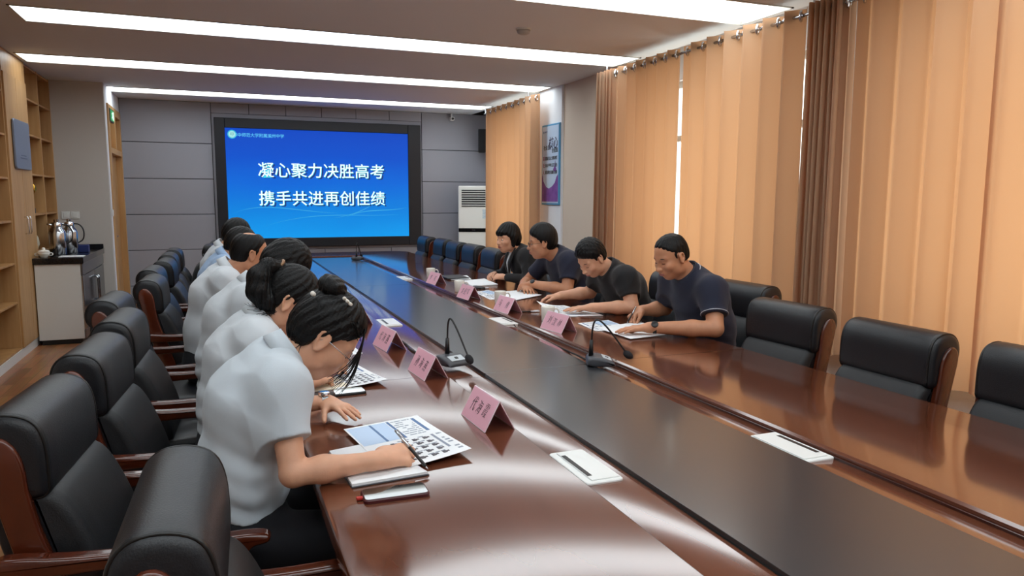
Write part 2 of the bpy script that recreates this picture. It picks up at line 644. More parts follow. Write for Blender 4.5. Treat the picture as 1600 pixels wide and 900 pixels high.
def curtain(y0, y1, waves, amp, label, z0=.48, z1=2.765, x=XCU, seed=0, jitter=.25, fat=1.0, flare=1.0):
    rnd = random.Random(seed)
    nper = 14
    n = int(waves * nper)
    offs = [rnd.uniform(-1, 1) for _ in range(int(waves) * 2 + 4)]
    zl = [z0 + (z1 - z0) * k / 14 for k in range(15)]
    bm = bmesh.new()
    rows = []
    for kz, z in enumerate(zl):
        tz = 1 - (z - z0) / (z1 - z0)            # 0 at the top, 1 at the hem
        row = []
        for i in range(n + 1):
            u = i / nper
            ph = 2 * PI * u
            k = u * 2
            j0 = offs[int(k) % len(offs)]
            j1 = offs[(int(k) + 1) % len(offs)]
            jj = j0 + (j1 - j0) * (k - int(k))
            a = amp * (1 + jitter * jj * (.4 + tz)) * (1 + .25 * tz * (flare - .5))
            yy = y0 + (y1 - y0) * (u / waves) + .35 * amp * fat * math.sin(2 * ph) * .8 + jitter * .35 * amp * tz * math.sin(ph * .37 + seed)
            xx = x + a * math.sin(ph) + .012 * tz * math.sin(ph * .23 + 1 + seed)
            row.append(bm.verts.new((xx, yy, z)))
        rows.append(row)
    for a, b in zip(rows, rows[1:]):
        for i in range(n):
            bm.faces.new((a[i], a[i + 1], b[i + 1], b[i]))
    root = thing('curtain', label, 'curtain', (0, 0, 0), 0, 'tan curtains along the window wall')
    o = ob('cloth', bm, M_CURT, root, smooth=True)
    # hem band and header band
    bm = bmesh.new()
    lv = [(z1, .003), (z1 - .09, .003)]
    top, bot = [], []
    for i in range(n + 1):
        p = rows[-1][i] if False else None
    # eyelets: rings at every crossing of the rod
    k = .5
    ring = None
    while k < waves * 2:
        u = k / 2
        y = y0 + (y1 - y0) * (u / waves)
        bm2 = bmesh.new()
        c = Vector((x, y, z1 - .052))
        R1, R2 = .031, .009
        dirv = Vector((0, 1, 0)) if False else Vector((math.cos(PI * int(k)) * 0 + .62, .78 * (1 if int(k) % 2 else -1), 0)).normalized()
        ax1 = Vector((-dirv.y, dirv.x, 0))
        pts = [c + (ax1 * math.cos(t * PI / 8) + Vector((0, 0, 1)) * math.sin(t * PI / 8)) * R1 for t in range(17)]
        tube(bm2, pts, R2, 8, caps=False)
        ob('eyelet', bm2, M_STEEL, root, smooth=True)
        k += 1
    return root


curtain(9.20, 10.32, 5.5, .042, 'tan eyelet curtain beside the air conditioner, far window', seed=1)
curtain(8.42, 9.15, 4, .042, 'narrow tan eyelet curtain between a light gap and the poster', seed=2)
curtain(6.50, 6.84, 5, .05, 'narrow bunched tan curtain at the edge of the beige wall', seed=3, jitter=.4)
curtain(5.44, 6.46, 6, .040, 'sunlit tan curtain left of the bright slit', seed=4)
curtain(3.98, 5.38, 6.5, .045, 'tan curtain right of the bright slit behind the nearest man', seed=5)
curtain(3.62, 3.93, 6.5, .06, 'tightly bunched darker tan curtain before the pier', seed=6, jitter=.3)
curtain(2.60, 3.56, 4.5, .055, 'tan curtain with wide soft folds right of the bunched one', seed=7, z0=.47)
curtain(.35, 2.66, 8, .055, 'wide glowing orange tan curtain at the right edge', seed=8, z0=.47)

rod = thing('curtain_rod', 'long metal rod carrying the eyelet curtains of the middle and near windows', 'curtain rod', (XCU, 3.4, 2.713))
bm = bmesh.new()
tube(bm, [(0, -3.2, 0), (0, 3.5, 0)], .0125, 12)
ob('pole', bm, M_STEEL, rod, smooth=True)
for y in (-2.9, .52, 3.3):
    bm = bmesh.new()
    tube(bm, [(0, y, .012), (0, y, .30)], .008, 8)
    box(bm, (0, y, .0), (.034, .02, .034), .003, 1)
    ob('bracket', bm, M_STEEL, rod)
rod = thing('curtain_rod', 'short metal rod carrying the curtains beside the air conditioner', 'curtain rod', (XCU, 9.53, 2.713))
bm = bmesh.new()
tube(bm, [(0, -.82, 0), (0, .85, 0)], .0125, 12)
ob('pole', bm, M_STEEL, rod, smooth=True)
for y in (-.8, .8):
    bm = bmesh.new()
    tube(bm, [(0, y, .012), (0, y, .30)], .008, 8)
    ob('bracket', bm, M_STEEL, rod)

# ------------------------------------------------------------------ screen
def screen_mat():
    m = bpy.data.materials.new('lit_slide')
    m.use_nodes = True
    nt = m.node_tree
    b = nt.nodes['Principled BSDF']
    b.inputs['Base Color'].default_value = (.01, .02, .05, 1)
    b.inputs['Roughness'].default_value = .5
    b.inputs['Specular IOR Level'].default_value = .1
    tc = nt.nodes.new('ShaderNodeTexCoord')
    sp = nt.nodes.new('ShaderNodeSeparateXYZ')
    nt.links.new(tc.outputs['Generated'], sp.inputs[0])
    r = nt.nodes.new('ShaderNodeValToRGB')
    e = r.color_ramp.elements
    e[0].position = 0; e[0].color = lin('0A86CE')
    e[1].position = 1; e[1].color = lin('083CA8')
    for p, c in ((.25, '0572C2'), (.5, '0459BC'), (.75, '0344B0')):
        q = e.new(p); q.color = lin(c)
    n = nt.nodes.new('ShaderNodeTexNoise')
    n.inputs['Scale'].default_value = 2.5
    nt.links.new(tc.outputs['Generated'], n.inputs['Vector'])
    mt = nt.nodes.new('ShaderNodeMath')
    mt.operation = 'MULTIPLY_ADD'
    mt.inputs[1].default_value = .16
    nt.links.new(n.outputs['Fac'], mt.inputs[0])
    m2 = nt.nodes.new('ShaderNodeMath')
    m2.operation = 'SUBTRACT'
    m2.inputs[1].default_value = .08
    nt.links.new(sp.outputs['Z'], m2.inputs[0])
    nt.links.new(m2.outputs[0], mt.inputs[2])
    nt.links.new(mt.outputs[0], r.inputs['Fac'])
    nt.links.new(r.outputs['Color'], b.inputs['Emission Color'])
    b.inputs['Emission Strength'].default_value = SCREEN_LIGHT
    return m


def emis(name, col, s=1.0):
    return mat(name, '101010', .5, emit=col, estr=s)


S = thing('projection_screen', 'large wall screen in a black frame showing a blue slide with white lettering', 'screen', (1.485, YB - .05, 1.68))
ob('backing', bx(-1.5, 1.5, .0, .034, -.92, .94), M_BLACK, S)
ob('display', bx(-1.36, 1.3, -.012, -.002, -.785, .80), screen_mat(), S)
M_FRAME = mat('black_velvet_frame', '0A0C16', .5)
bm = bmesh.new()
for (x0, x1, z0, z1) in ((-1.5, -1.36, -.92, .94), (1.3, 1.5, -.92, .94), (-1.36, 1.3, .80, .94), (-1.36, 1.3, -.92, -.785)):
    box(bm, ((x0 + x1) / 2, -.01, (z0 + z1) / 2), (x1 - x0, .05, z1 - z0), .006, 1)
ob('frame', bm, M_FRAME, S)
M_GLOWT = emis('glow_white', 'EAFEFF', 1.15)
M_GLOWC = emis('glow_cyan', '35E0F0', 1.0)
M_GLOWD = emis('glow_shadow', '06389A', .55)
L1, L2 = '凝心聚力决胜高考', '携手共进再创佳绩'
for body, z in ((L1, .195), (L2, -.215)):
    text_mesh('slide_shadow', body, .231, M_GLOWD, S, (.022, -.0135, z - .018), (PI / 2, 0, 0), bold=.002, space=1.02)
    text_mesh('slide_outline', body, .231, M_GLOWC, S, (-.001, -.0165, z - .003), (PI / 2, 0, 0), bold=.0028, space=1.02)
    text_mesh('slide_lettering', body, .231, M_GLOWT, S, (-.005, -.019, z + .001), (PI / 2, 0, 0), bold=.0012, space=1.02)
text_mesh('slide_school_name', '华中师范大学附属滨州中学', .060, emis('glow_sky', '5FD2FF', .95), S, (-.90, -.0155, .70), (PI / 2, 0, 0), bold=.0004, space=.95)
bm = bmesh.new()
lathe(bm, [(0, 0), (.062, 0), (.062, .002), (0, .002)], 28)
o = ob('slide_emblem', bm, emis('glow_emblem_rim', '2EC3E6', .9), S); o.rotation_euler = (PI / 2, 0, 0); o.location = (-1.265, -.013, .71)
bm = bmesh.new()
lathe(bm, [(0, 0), (.047, 0), (.047, .002), (0, .002)], 28)
o = ob('slide_emblem', bm, emis('glow_emblem', 'A8E8E8', .95), S); o.rotation_euler = (PI / 2, 0, 0); o.location = (-1.265, -.0155, .71)
text_mesh('slide_emblem', '印', .05, emis('glow_emblem_ink', '2E8FA0', .8), S, (-1.265, -.018, .71), (PI / 2, 0, 0))
bm = bmesh.new()
for (A, B, C, D, w) in (((-1.29, -.42), (-.9, -.22), (-.3, -.42), (.25, -.42), .006), ((.3, -.5), (.6, -.32), (1.0, -.42), (1.29, -.33), .007), ((.1, -.5), (.5, -.45), (.72, -.32), (.86, -.18), .006), ((-.9, -.62), (-.1, -.35), (.5, -.5), (1.2, -.44), .005)):
    pts = []
    for k in range(31):
        t = k / 30
        p = [(1 - t) ** 3 * A[i] + 3 * (1 - t) ** 2 * t * B[i] + 3 * (1 - t) * t * t * C[i] + t ** 3 * D[i] for i in (0, 1)]
        pts.append(p)
    for k in range(30):
        hw = w * math.sin(PI * (k + .5) / 30)
        a, b = pts[k], pts[k + 1]
        q = [bm.verts.new((a[0], -.0135, a[1] - hw)), bm.verts.new((b[0], -.0135, b[1] - hw)), bm.verts.new((b[0], -.0135, b[1] + hw)), bm.verts.new((a[0], -.0135, a[1] + hw))]
        bm.faces.new(q)
ob('slide_swoosh', bm, emis('glow_wave', '35B4F2', .85), S)
# ------------------------------------------------------------------ conference table
TZ = .75
TX0, TX1, TY0, TY1 = .21, 2.44, -.55, 10.27
IX0, IX1, IY0, IY1 = .878, 1.69, .12, 9.62       # inner edge of the outer ring
PX0, PX1, PY0, PY1 = 1.045, 1.56, .30, 9.42      # black pad


def chamf(x0, x1, y0, y1, r, n=6):
    return rrect(x1 - x0, y1 - y0, r, n, (x0 + x1) / 2, (y0 + y1) / 2)


def ring_plate(bm, outer, inner, z0, z1, edge=.006):
    """flat ring: outer and inner outlines have the same point count"""
    n = len(outer)
    c = Vector(((TX0 + TX1) / 2, (TY0 + TY1) / 2))

    def ring(pts, z, ins):
        P = [Vector(p) for p in pts]
        out = []
        for i in range(n):
            t = (P[(i + 1) % n] - P[i - 1]).normalized()
            nn = Vector((t.y, -t.x))
            q = P[i] - nn * ins
            out.append(bm.verts.new((q.x, q.y, z)))
        return out
    rs = [ring(outer, z0, .012), ring(outer, z0 + .012, 0), ring(outer, z1 - edge, 0), ring(outer, z1 - edge * .3, edge * .3), ring(outer, z1, edge),
          ring(inner, z1, -edge * .6), ring(inner, z1 - edge * .6, 0), ring(inner, z0, 0)]
    for a, b in zip(rs, rs[1:] + rs[:1]):
        for k in range(n):
            bm.faces.new((a[k], a[(k + 1) % n], b[(k + 1) % n], b[k]))


T = thing('conference_table', 'very long glossy red-brown conference table with a black centre pad', 'table', (0, 0, 0))
bm = bmesh.new()
ring_plate(bm, chamf(TX0, TX1, TY0, TY1, .26, 8), chamf(IX0, IX1, IY0, IY1, .02, 8), TZ - .055, TZ, .012)
ob('tabletop', bm, M_TABLE, T, auto=30)
bm = bmesh.new()
ring_plate(bm, chamf(IX0 + .001, IX1 - .001, IY0 + .001, IY1 - .001, .02, 6), chamf(PX0, PX1, PY0, PY1, .02, 6), TZ - .07, TZ - .022, .002)
ob('inner_ledge', bm, M_TABLE, T, auto=30)
bm = bmesh.new()
ring_plate(bm, chamf(IX0 + .0005, IX1 - .0005, IY0 + .0005, IY1 - .0005, .02, 6), chamf(IX0 + .012, IX1 - .012, IY0 + .012, IY1 - .012, .01, 6), TZ - .05, TZ - .014, .002)
ob('groove_lip', bm, M_TABLE_DK, T, auto=30)
PADS = [(PY0, 2.946), (2.950, 6.301), (6.305, PY1)]
for (a, b) in PADS:
    bm = bmesh.new()
    plate(bm, rrect(PX1 - PX0, b - a, .006, 3, (PX0 + PX1) / 2, (a + b) / 2), TZ - .05, TZ - .008, .0008)
    ob('black_pad', bm, M_PAD, T, auto=40)
bm = bx(PX0 - .004, PX1 + .004, PY0 - .004, PY1 + .004, TZ - .06, TZ - .020)
ob('pad_rim', bm, M_PAD_EDGE, T)
# section seams across the wood
bm = bmesh.new()
for y in (2.948, 6.303):
    for (x0, x1) in ((TX0 + .01, IX0), (IX1, TX1 - .01)):
        box(bm, ((x0 + x1) / 2, y, TZ - .0008), (x1 - x0, .0022, .0022))
    for (x0, x1) in ((IX0, PX0), (PX1, IX1)):
        box(bm, ((x0 + x1) / 2, y, TZ - .0228), (x1 - x0, .0022, .0022))
ob('seam', bm, M_TABLE_DK, T)
# apron and pedestals
bm = bmesh.new()
for x in (TX0 + .30, TX1 - .30):
    box(bm, (x, (TY0 + TY1) / 2, .40), (.03, TY1 - TY0 - .7, .60), .004, 1)
for y in (TY0 + .30, TY1 - .30):
    box(bm, ((TX0 + TX1) / 2, y, .40), (TX1 - TX0 - .6, .03, .60), .004, 1)
ob('modesty_panel', bm, M_TABLE_DK, T)
bm = bmesh.new()
for y in (-.2, 1.3, 2.95, 4.6, 6.3, 8.0, 9.9):
    for x in (TX0 + .38, TX1 - .38):
        box(bm, (x, y, .345), (.16, .09, .69), .006, 1)
ob('pedestal', bm, M_TABLE_DK, T)
bm = bmesh.new()
plate(bm, chamf(TX0 + .02, TX1 - .02, TY0 + .02, TY1 - .02, .24, 8), TZ - .075, TZ - .056)
ob('sub_top', bm, M_TABLE_DK, T)


def grommet(x, y, rot, n):
    g_ = bpy.data.objects.new('cable_box', None)
    COL.objects.link(g_)
    g_.parent = T
    g_.location = (x, y, TZ - .022)
    g_.rotation_euler = (0, 0, rot)
    bm = bmesh.new()
    plate(bm, rrect(.118, .255, .014, 4), 0, .007, .003)
    box(bm, (.008, 0, .0085), (.088, .228, .003), .001, 1)
    o1 = ob('frame', bm, M_WHITE, g_, auto=40)
    bm = bx(-.034, -.02, -.085, .085, .0095, .0108)
    ob('slot', bm, M_BLACK, g_)


for y in (1.82, 4.45, 7.1):
    grommet((IX0 + PX0) / 2 - .012, y, 0, 0)
for y in (1.74, 4.25, 6.9):
    grommet((IX1 + PX1) / 2 + .004, y, PI, 1)


# ------------------------------------------------------------------ chairs (local x points to where the sitter looks)
def chair_proto():
    t = thing('office_chair', 'black leather chair', 'chair')
    hood = smooth_closed([(-.258, .770), (-.256, .84), (-.260, .92), (-.282, .972), (-.335, .992), (-.392, .985), (-.424, .945), (-.426, .89), (-.402, .855), (-.375, .83), (-.345, .775)], 2)
    bm = bmesh.new()
    pillow(bm, hood, .455, .03, 4)
    h = ob('headrest', bm, M_LEATHER, t, smooth=True)
    for s in (-1, 1):
        bm = bmesh.new()
        pts = [(a, s * .211, b) for a, b in hood]
        cx = sum(p[0] for p in pts) / len(pts); cz = sum(p[2] for p in pts) / len(pts)
        pts = [Vector((p[0] + (cx - p[0]) * .045, p[1], p[2] + (cz - p[2]) * .045)) for p in pts]
        tube(bm, pts + pts[:1], .0045, 6, caps=False)
        ob('piping', bm, M_PIPING, h, smooth=True)
    low = smooth_closed([(-.13, .43), (-.135, .52), (-.175, .65), (-.222, .755), (-.262, .795), (-.325, .795), (-.31, .68), (-.28, .55), (-.24, .43)], 2)
    bm = bmesh.new()
    pillow(bm, low, .425, .03, 4)
    ob('backrest', bm, M_LEATHER2, t, smooth=True)
    shell = smooth_closed([(-.26, .38), (-.29, .55), (-.33, .72), (-.37, .86), (-.415, .88), (-.385, .70), (-.345, .54), (-.305, .38)], 1)
    bm = bmesh.new()
    pillow(bm, shell, .43, .012, 3)
    ob('back_shell', bm, M_LEATHER, t, smooth=True)
    side = smooth_closed([(-.375, .940), (-.335, .935), (-.305, .88), (-.300, .80), (-.282, .70), (-.248, .60), (-.215, .50), (-.18, .38), (-.25, .36), (-.295, .46), (-.325, .58), (-.352, .70), (-.380, .82), (-.398, .90)], 2)
    for s in (-1, 1):
        bm = bmesh.new()
        pillow(bm, side, .03, .008, 3, y=s * .224)
        ob('side_frame', bm, M_CWOOD, t, smooth=True)
    seat = smooth_closed([(.27, .375), (.285, .43), (.26, .475), (.12, .482), (-.10, .468), (-.22, .455), (-.235, .40), (-.22, .365), (.2, .355)], 2)
    bm = bmesh.new()
    pillow(bm, seat, .47, .03, 4)
    ob('seat', bm, M_LEATHER, t, smooth=True)
    bm = bmesh.new()
    for s in (-1, 1):
        box(bm, (0, s * .210, .335), (.46, .03, .06), .006, 1)
    box(bm, (.225, 0, .335), (.03, .43, .06), .006, 1)
    box(bm, (-.225, 0, .335), (.03, .43, .06), .006, 1)
    ob('seat_frame', bm, M_CWOOD, t)
    for s in (-1, 1):
        # one sweep: rounded rear end, flat top, curling down at the front to the seat rail
        prof = smooth_closed([(-.375, .655), (-.34, .667), (-.20, .650), (0, .650), (.16, .662), (.23, .660), (.248, .648), (.240, .630), (.20, .626), (.185, .60), (.175, .50), (.19, .40), (.19, .31), (.145, .31), (.14, .42), (.13, .54), (.10, .612), (-.10, .612), (-.25, .606), (-.34, .612), (-.385, .63)], 2)
        bm = bmesh.new()
        pillow(bm, prof, .048, .012, 3, y=s * .272)
        ob('armrest', bm, M_CWOOD, t, smooth=True)
    for (x0, x1) in ((.20, .225), (-.22, -.30)):
        for s in (-1, 1):
            bm = bmesh.new()
            rs = tube(bm, [(x0, s * .215, .36), (x0 + (x1 - x0) * .4, s * .215, .2), (x1, s * .220, 0)], [.036, .03, .022], 4)
            ob('leg', bm, M_CWOOD, t, auto=30)
    return t


def deg(a): return math.radians(a)


CH = chair_proto()
LG, RG = 'black leather chairs along the left side', 'black leather chairs along the window side'
# roll centre in the world, heading of the sitter
left = [(-.095, 1.41, -2, 'nearest black leather chair seen from behind its rolled headrest, pulled tight to the table'),
        (-.465, 2.215, -6, 'large black leather chair at far left behind the woman with the hair bun'),
        (-.43, 2.92, -5, 'black leather chair behind the woman with the ponytail'),
        (-.42, 3.60, -3, 'third black leather chair behind the bowed man in a pale shirt'),
        (-.54, 4.30, -3, 'black leather chair pushed back the farthest from the table on the left'),
        (-.42, 5.22, -2, 'black leather chair behind the balding man, reddish side frame showing, bag on it'),
        (-.47, 5.93, -2, 'black leather chair behind the man in the light blue shirt'),
        (-.43, 6.65, -2, 'black leather chair behind the farthest person of the left row'),
        (-.44, 7.34, 0, 'black leather chair third from the far end, left side, empty'),
        (-.43, 8.0, 0, 'black leather chair holding the large soft black bag'),
        (-.10, 8.55, 0, 'black leather chair tucked to the table under the left corner of the screen'),
        (-.04, 9.25, 0, 'farthest black leather chair of the left side, close to the table')]
first = True


def put(rx, y, a, lab, grp, s=1):
    """roll centre -> chair origin"""
    global first
    ang = deg(a) + (0 if s > 0 else PI)
    ox = rx + .34 * math.cos(ang)
    oy = y + .34 * math.sin(ang)
    if first:
        CH.location = (ox, oy, 0); CH.rotation_euler = (0, 0, ang); CH['label'] = lab; CH['group'] = grp
        first = False
        return CH
    return dup(CH, (ox, oy, 0), ang, lab, grp)


for r in left: put(r[0], r[1], r[2], r[3], LG)
right = [(2.60, 1.58, 0, 'black leather chair cut off by the right edge of the picture'),
         (2.57, 2.18, 0, 'widest visible empty black leather chair on the window side'),
         (2.63, 2.86, 4, 'empty black leather chair between the widest one and the one behind it'),
         (3.00, 3.64, 0, 'black leather chair standing back right behind the nearest man at the window side'),
         (2.92, 4.28, 0, 'black leather chair behind the bowed man in black'),
         (2.92, 5.30, 0, 'black leather chair behind the man with glasses'),
         (2.92, 6.08, 0, 'black leather chair behind the woman in the black blazer'),
         (2.60, 7.02, 0, 'empty black leather chair lit blue, next to the woman in the blazer'),
         (2.60, 7.68, 0, 'blue lit empty black leather chair, second beyond the woman'),
         (2.58, 8.24, 0, 'blue lit empty black leather chair, middle of the five at the far right'),
         (2.60, 8.86, 0, 'blue lit empty black leather chair, second from the far right end'),
         (2.56, 9.52, 0, 'blue lit empty black leather chair at the far right end by the screen')]
for r in right: put(r[0], r[1], r[2], r[3], RG, -1)
# ------------------------------------------------------------------ left bookcase
def oak_case():
    BX0, BX1 = XL + .01, -1.76           # back and front of the case
    b = thing('bookcase', 'tall built-in light oak bookcase with open shelves and a pair of doors', 'bookcase', (BX1, 8.4, 0))

    def P(name, bm, m=M_OAK):
        o = ob(name, bm, m, b)
        o.matrix_parent_inverse = Matrix.Translation((-BX1, -8.4, 0))
        return o
    P('back_panel', bx(BX0, BX0 + .012, 4.2, 10.02, .08, ZC - .005), M_OAK2)
    ups = [4.2, 4.9, 5.6, 6.3, 7.0, 7.95, 8.82, 9.42, 10.02]
    for y in ups:
        P('upright', bx(BX0, BX1, y - .012, y + .012, .08, ZC - .005, .002, 1))
    zs = [.09, .52, .88, 1.27, 1.66, 2.05, 2.44, ZC - .02]
    for (y0, y1) in zip(ups[:-1], ups[1:]):
        if abs(y0 - 7.95) < .01: continue
        zz = zs if y1 < 8 else [.09, .5, .92, 1.31, 1.72, 2.12, 2.48, ZC - .02]
        for z in zz:
            P('shelf', bx(BX0, BX1 - .004, y0 + .012, y1 - .012, z - .01, z + .01, .002, 1), M_OAK2 if z < 2.7 else M_OAK)
    P('plinth', bx(BX0, BX1 + .004, 4.2, 10.02, 0, .08), M_WHITE)
    P('top_filler', bx(BX1 - .012, BX1 + .006, 7.95, 8.82, 2.62, ZC - .004))
    for (y0, y1, s) in ((7.965, 8.383, 1), (8.387, 8.805, -1)):
        for (z0, z1) in ((.09, 2.615),):
            d = P('door', bx(BX1 - .004, BX1 + .016, y0, y1, z0, z1, .003, 1))
            yh = y1 - .05 if s > 0 else y0 + .05
            bm = bmesh.new()
            tube(bm, [(BX1 + .018, yh, 1.14), (BX1 + .045, yh, 1.14), (BX1 + .048, yh, 1.16), (BX1 + .048, yh, 1.28), (BX1 + .045, yh, 1.30), (BX1 + .018, yh, 1.30)], .006, 8)
            h = ob('handle', bm, M_CHROME, d, smooth=True)
    return b


oak_case()
pl = thing('plaque', 'grey-blue rounded plaque hung on the oak bookcase door', 'plaque', (-1.738, 8.40, 1.985))
bm = bmesh.new()
plate(bm, rrect(.60, .46, .04, 5), 0, .016, .004)
o = ob('board', bm, mat('plaque_face', '7E8AA0', .35, metal=.3), pl, auto=40)
o.rotation_euler = (PI / 2, 0, PI / 2)
bm = bmesh.new()
for (x, z, w) in ((0, -.10, .2), (0, -.125, .26)):
    box(bm, (.017, x, z), (.001, w, .008))
ob('engraving', bm, mat('plaque_ink', '59637A', .5), pl)

# trophies and framed certificates on the shelves
M_GOLD = mat('gold', 'D9A83C', .22, metal=1)
tr = thing('trophy', 'gold ball trophy on a black base on the oak shelf beside the doors', 'trophy', (-1.85, 9.10, 1.322))
bm = bmesh.new(); lathe(bm, [(0, 0), (.055, 0), (.055, .05), (.04, .06), (.03, .10), (0, .10)], 20); ob('base', bm, M_BLACK, tr, auto=40)
bm = bmesh.new(); lathe(bm, [(0, .10), (.018, .10), (.014, .16), (.03, .19), (0, .19)], 20); ob('stem', bm, M_GOLD, tr, smooth=True)
bm = bmesh.new(); bmesh.ops.create_uvsphere(bm, u_segments=24, v_segments=14, radius=.075); bmesh.ops.translate(bm, vec=(0, 0, .255), verts=bm.verts); ob('ball', bm, M_GOLD, tr, smooth=True)
tr = thing('figurine', 'small white figurine on the upper oak shelf', 'figurine', (-1.86, 9.12, 2.132))
bm = bmesh.new(); lathe(bm, [(0, 0), (.05, 0), (.05, .02), (.02, .03), (.025, .08), (.045, .12), (.03, .17), (.012, .19), (.028, .215), (.02, .25), (0, .255)], 20); ob('body', bm, M_CREAM, tr, smooth=True)
bm = bmesh.new(); tube(bm, [(0, -.03, .14), (0, -.07, .18), (0, -.06, .23)], [.012, .01, .006], 8); tube(bm, [(0, .03, .14), (0, .07, .18), (0, .06, .23)], [.012, .01, .006], 8); ob('arm', bm, M_CREAM, tr, smooth=True)
tr = thing('vase', 'small cream vase on the lower oak shelf next to the flasks', 'vase', (-1.86, 9.2, .932))
bm = bmesh.new(); lathe(bm, [(0, 0), (.04, 0), (.06, .06), (.05, .13), (.022, .18), (.03, .21), (.024, .21), (.016, .18), (0, .17)], 20); ob('pot', bm, M_CREAM, tr, smooth=True)
for (y, z, w, h, lab, c) in ((7.35, .53, .34, .26, 'gold framed certificate low on the left oak shelves', 'D8C79A'), (7.42, .89, .30, .22, 'green framed certificate above the gold framed one', 'B9C7A8'), (7.3, 1.28, .3, .24, 'dark red award folder leaning on the left oak shelf', '8E5B4A')):
    f = thing('picture_frame', lab, 'picture frame', (-1.93, y, z), 0, 'framed certificates on the oak shelves')
    R_ = Matrix.Rotation(deg(-12), 4, 'Y')
    bm = bmesh.new()
    for (yy, zz, a, b_) in ((0, .01, w, .02), (0, h - .01, w, .02), (-w / 2 + .01, h / 2, .02, h), (w / 2 - .01, h / 2, .02, h)):
        box(bm, (0, yy, zz), (.018, a, b_), .003, 1)
    o = ob('frame', bm, M_GOLD if 'gold' in lab else M_OAK2, f); o.rotation_euler = (0, deg(-10), 0)
    o = ob('certificate', bx(-.006, -.001, -w / 2 + .015, w / 2 - .015, .015, h - .015), mat('cert_' + c, c, .5, col2='EEE5CF', vscale=14), f); o.rotation_euler = (0, deg(-10), 0)

# ------------------------------------------------------------------ tea cabinet
cb = thing('cabinet', 'white tea cabinet with black stone top and steel doors', 'cabinet', (-1.53, 9.27, 0))


def PC(name, bm, m, par=cb, **k):
    o = ob(name, bm, m, par, **k)
    if par is cb: o.matrix_parent_inverse = Matrix.Translation((1.53, -9.27, 0))
    return o


CY0, CY1, CX0, CX1 = 8.53, 10.01, -1.735, -1.335
PC('body', bx(CX0, CX1, CY0, CY1, .05, .82, .003, 1), M_WHITE)
PC('plinth', bx(CX0 + .02, CX1 - .02, CY0 + .02, CY1, 0, .05), M_BLACK)
bm = bx(CX0 - .01, CX1 + .035, CY0 - .02, CY1, .82, .885, .006, 2)
PC('worktop', bm, M_GRANITE)
PC('upstand', bx(CX0, CX1 + .03, CY1 - .02, CY1, .885, .935, .004, 1), M_GRANITE)
M_BRUSH = mat('brushed_steel', '8F9298', .25, metal=1, bump=.05, bscale=60, stretch=(1, 1, 12))
PC('fascia', bx(CX1, CX1 + .02, CY0, CY1 - .01, .70, .82, .003, 1), M_BRUSH)
PC('lower_rail', bx(CX1, CX1 + .016, CY0, CY1 - .01, .05, .14, .003, 1), M_BRUSH)
PC('corner_post', bx(CX1, CX1 + .02, CY0, CY0 + .06, .14, .70, .004, 1), M_STEEL)
for (y0, y1, s) in ((CY0 + .065, 9.29, 1), (9.295, CY1 - .01, -1)):
    d = PC('door', bx(CX1, CX1 + .018, y0, y1, .145, .69, .003, 1), mat('smoked_door', '5F636A', .15, metal=.8))
    bm = bmesh.new()
    yh = y1 - .05 if s > 0 else y0 + .05
    tube(bm, [(CX1 + .02, yh, .36), (CX1 + .05, yh, .36), (CX1 + .055, yh, .38), (CX1 + .055, yh, .60), (CX1 + .05, yh, .62), (CX1 + .02, yh, .62)], .008, 8)
    ob('handle', bm, M_CHROME, d, smooth=True)
bm = bx(CX0 + .2, CX1 + .02, 8.62, 8.78, .886, .889)
o = bm
o = ob('towel', bm, M_PAPER); tag(o, 'folded white cloth on the black cabinet top', 'cloth')


def flask(x, y, s, lab):
    t = thing('thermos_flask', lab, 'thermos flask', (x, y, .886), 0, 'steel thermos flasks')
    bm = bmesh.new()
    lathe(bm, [(0, 0), (.066 * s, 0), (.070 * s, .006), (.070 * s, .20 * s), (.062 * s, .225 * s), (.045 * s, .25 * s), (.040 * s, .262 * s), (0, .262 * s)], 32)
    ob('body', bm, M_STEEL, t, auto=50)
    bm = bmesh.new()
    lathe(bm, [(0, .262 * s), (.042 * s, .262 * s), (.044 * s, .28 * s), (.038 * s, .30 * s), (.020 * s, .305 * s), (.022 * s, .33 * s), (0, .335 * s)], 24)
    ob('lid', bm, M_CHROME, t, auto=50)
    bm = bmesh.new()
    tube(bm, smooth_open([(.04 * s, 0, .285 * s), (.09 * s, 0, .28 * s), (.125 * s, 0, .22 * s), (.118 * s, 0, .13 * s), (.07 * s, 0, .10 * s)], 2), .010, 8, flat=.7)
    ob('handle', bm, M_BLACK, t, smooth=True)
    bm = bmesh.new()
    tube(bm, [(-.03 * s, 0, .272 * s), (-.06 * s, 0, .285 * s), (-.078 * s, 0, .283 * s)], [.014, .010, .007], 8)
    ob('spout', bm, M_CHROME, t, smooth=True)
    return t


flask(-1.60, 9.02, 1.12, 'front steel thermos flask on the tea cabinet, nearer the camera').rotation_euler = (0, 0, .2)
flask(-1.52, 9.22, 1.12, 'rear steel thermos flask on the tea cabinet, black handle to the right').rotation_euler = (0, 0, 0)
flask(-1.66, 9.3, 1.1, 'steel thermos flask half hidden at the back of the tea cabinet')
t = thing('tea_cup', 'white lidded porcelain tea cup on the corner of the tea cabinet', 'cup', (-1.66, 8.62, .886))
bm = bmesh.new(); lathe(bm, [(0, 0), (.03, 0), (.032, .006), (.052, .03), (.055, .055), (0, .055)], 28); ob('bowl', bm, M_CERAMIC, t, smooth=True)
bm = bmesh.new(); lathe(bm, [(0, .055), (.057, .055), (.05, .068), (.02, .078), (.012, .082), (.016, .092), (.01, .1), (0, .101)], 28); ob('lid', bm, M_CERAMIC, t, smooth=True)
bm = bmesh.new()
for s in (-1, 1): tube(bm, smooth_open([(s * .05, 0, .045), (s * .078, 0, .045), (s * .078, 0, .022), (s * .046, 0, .02)], 2), .005, 8)
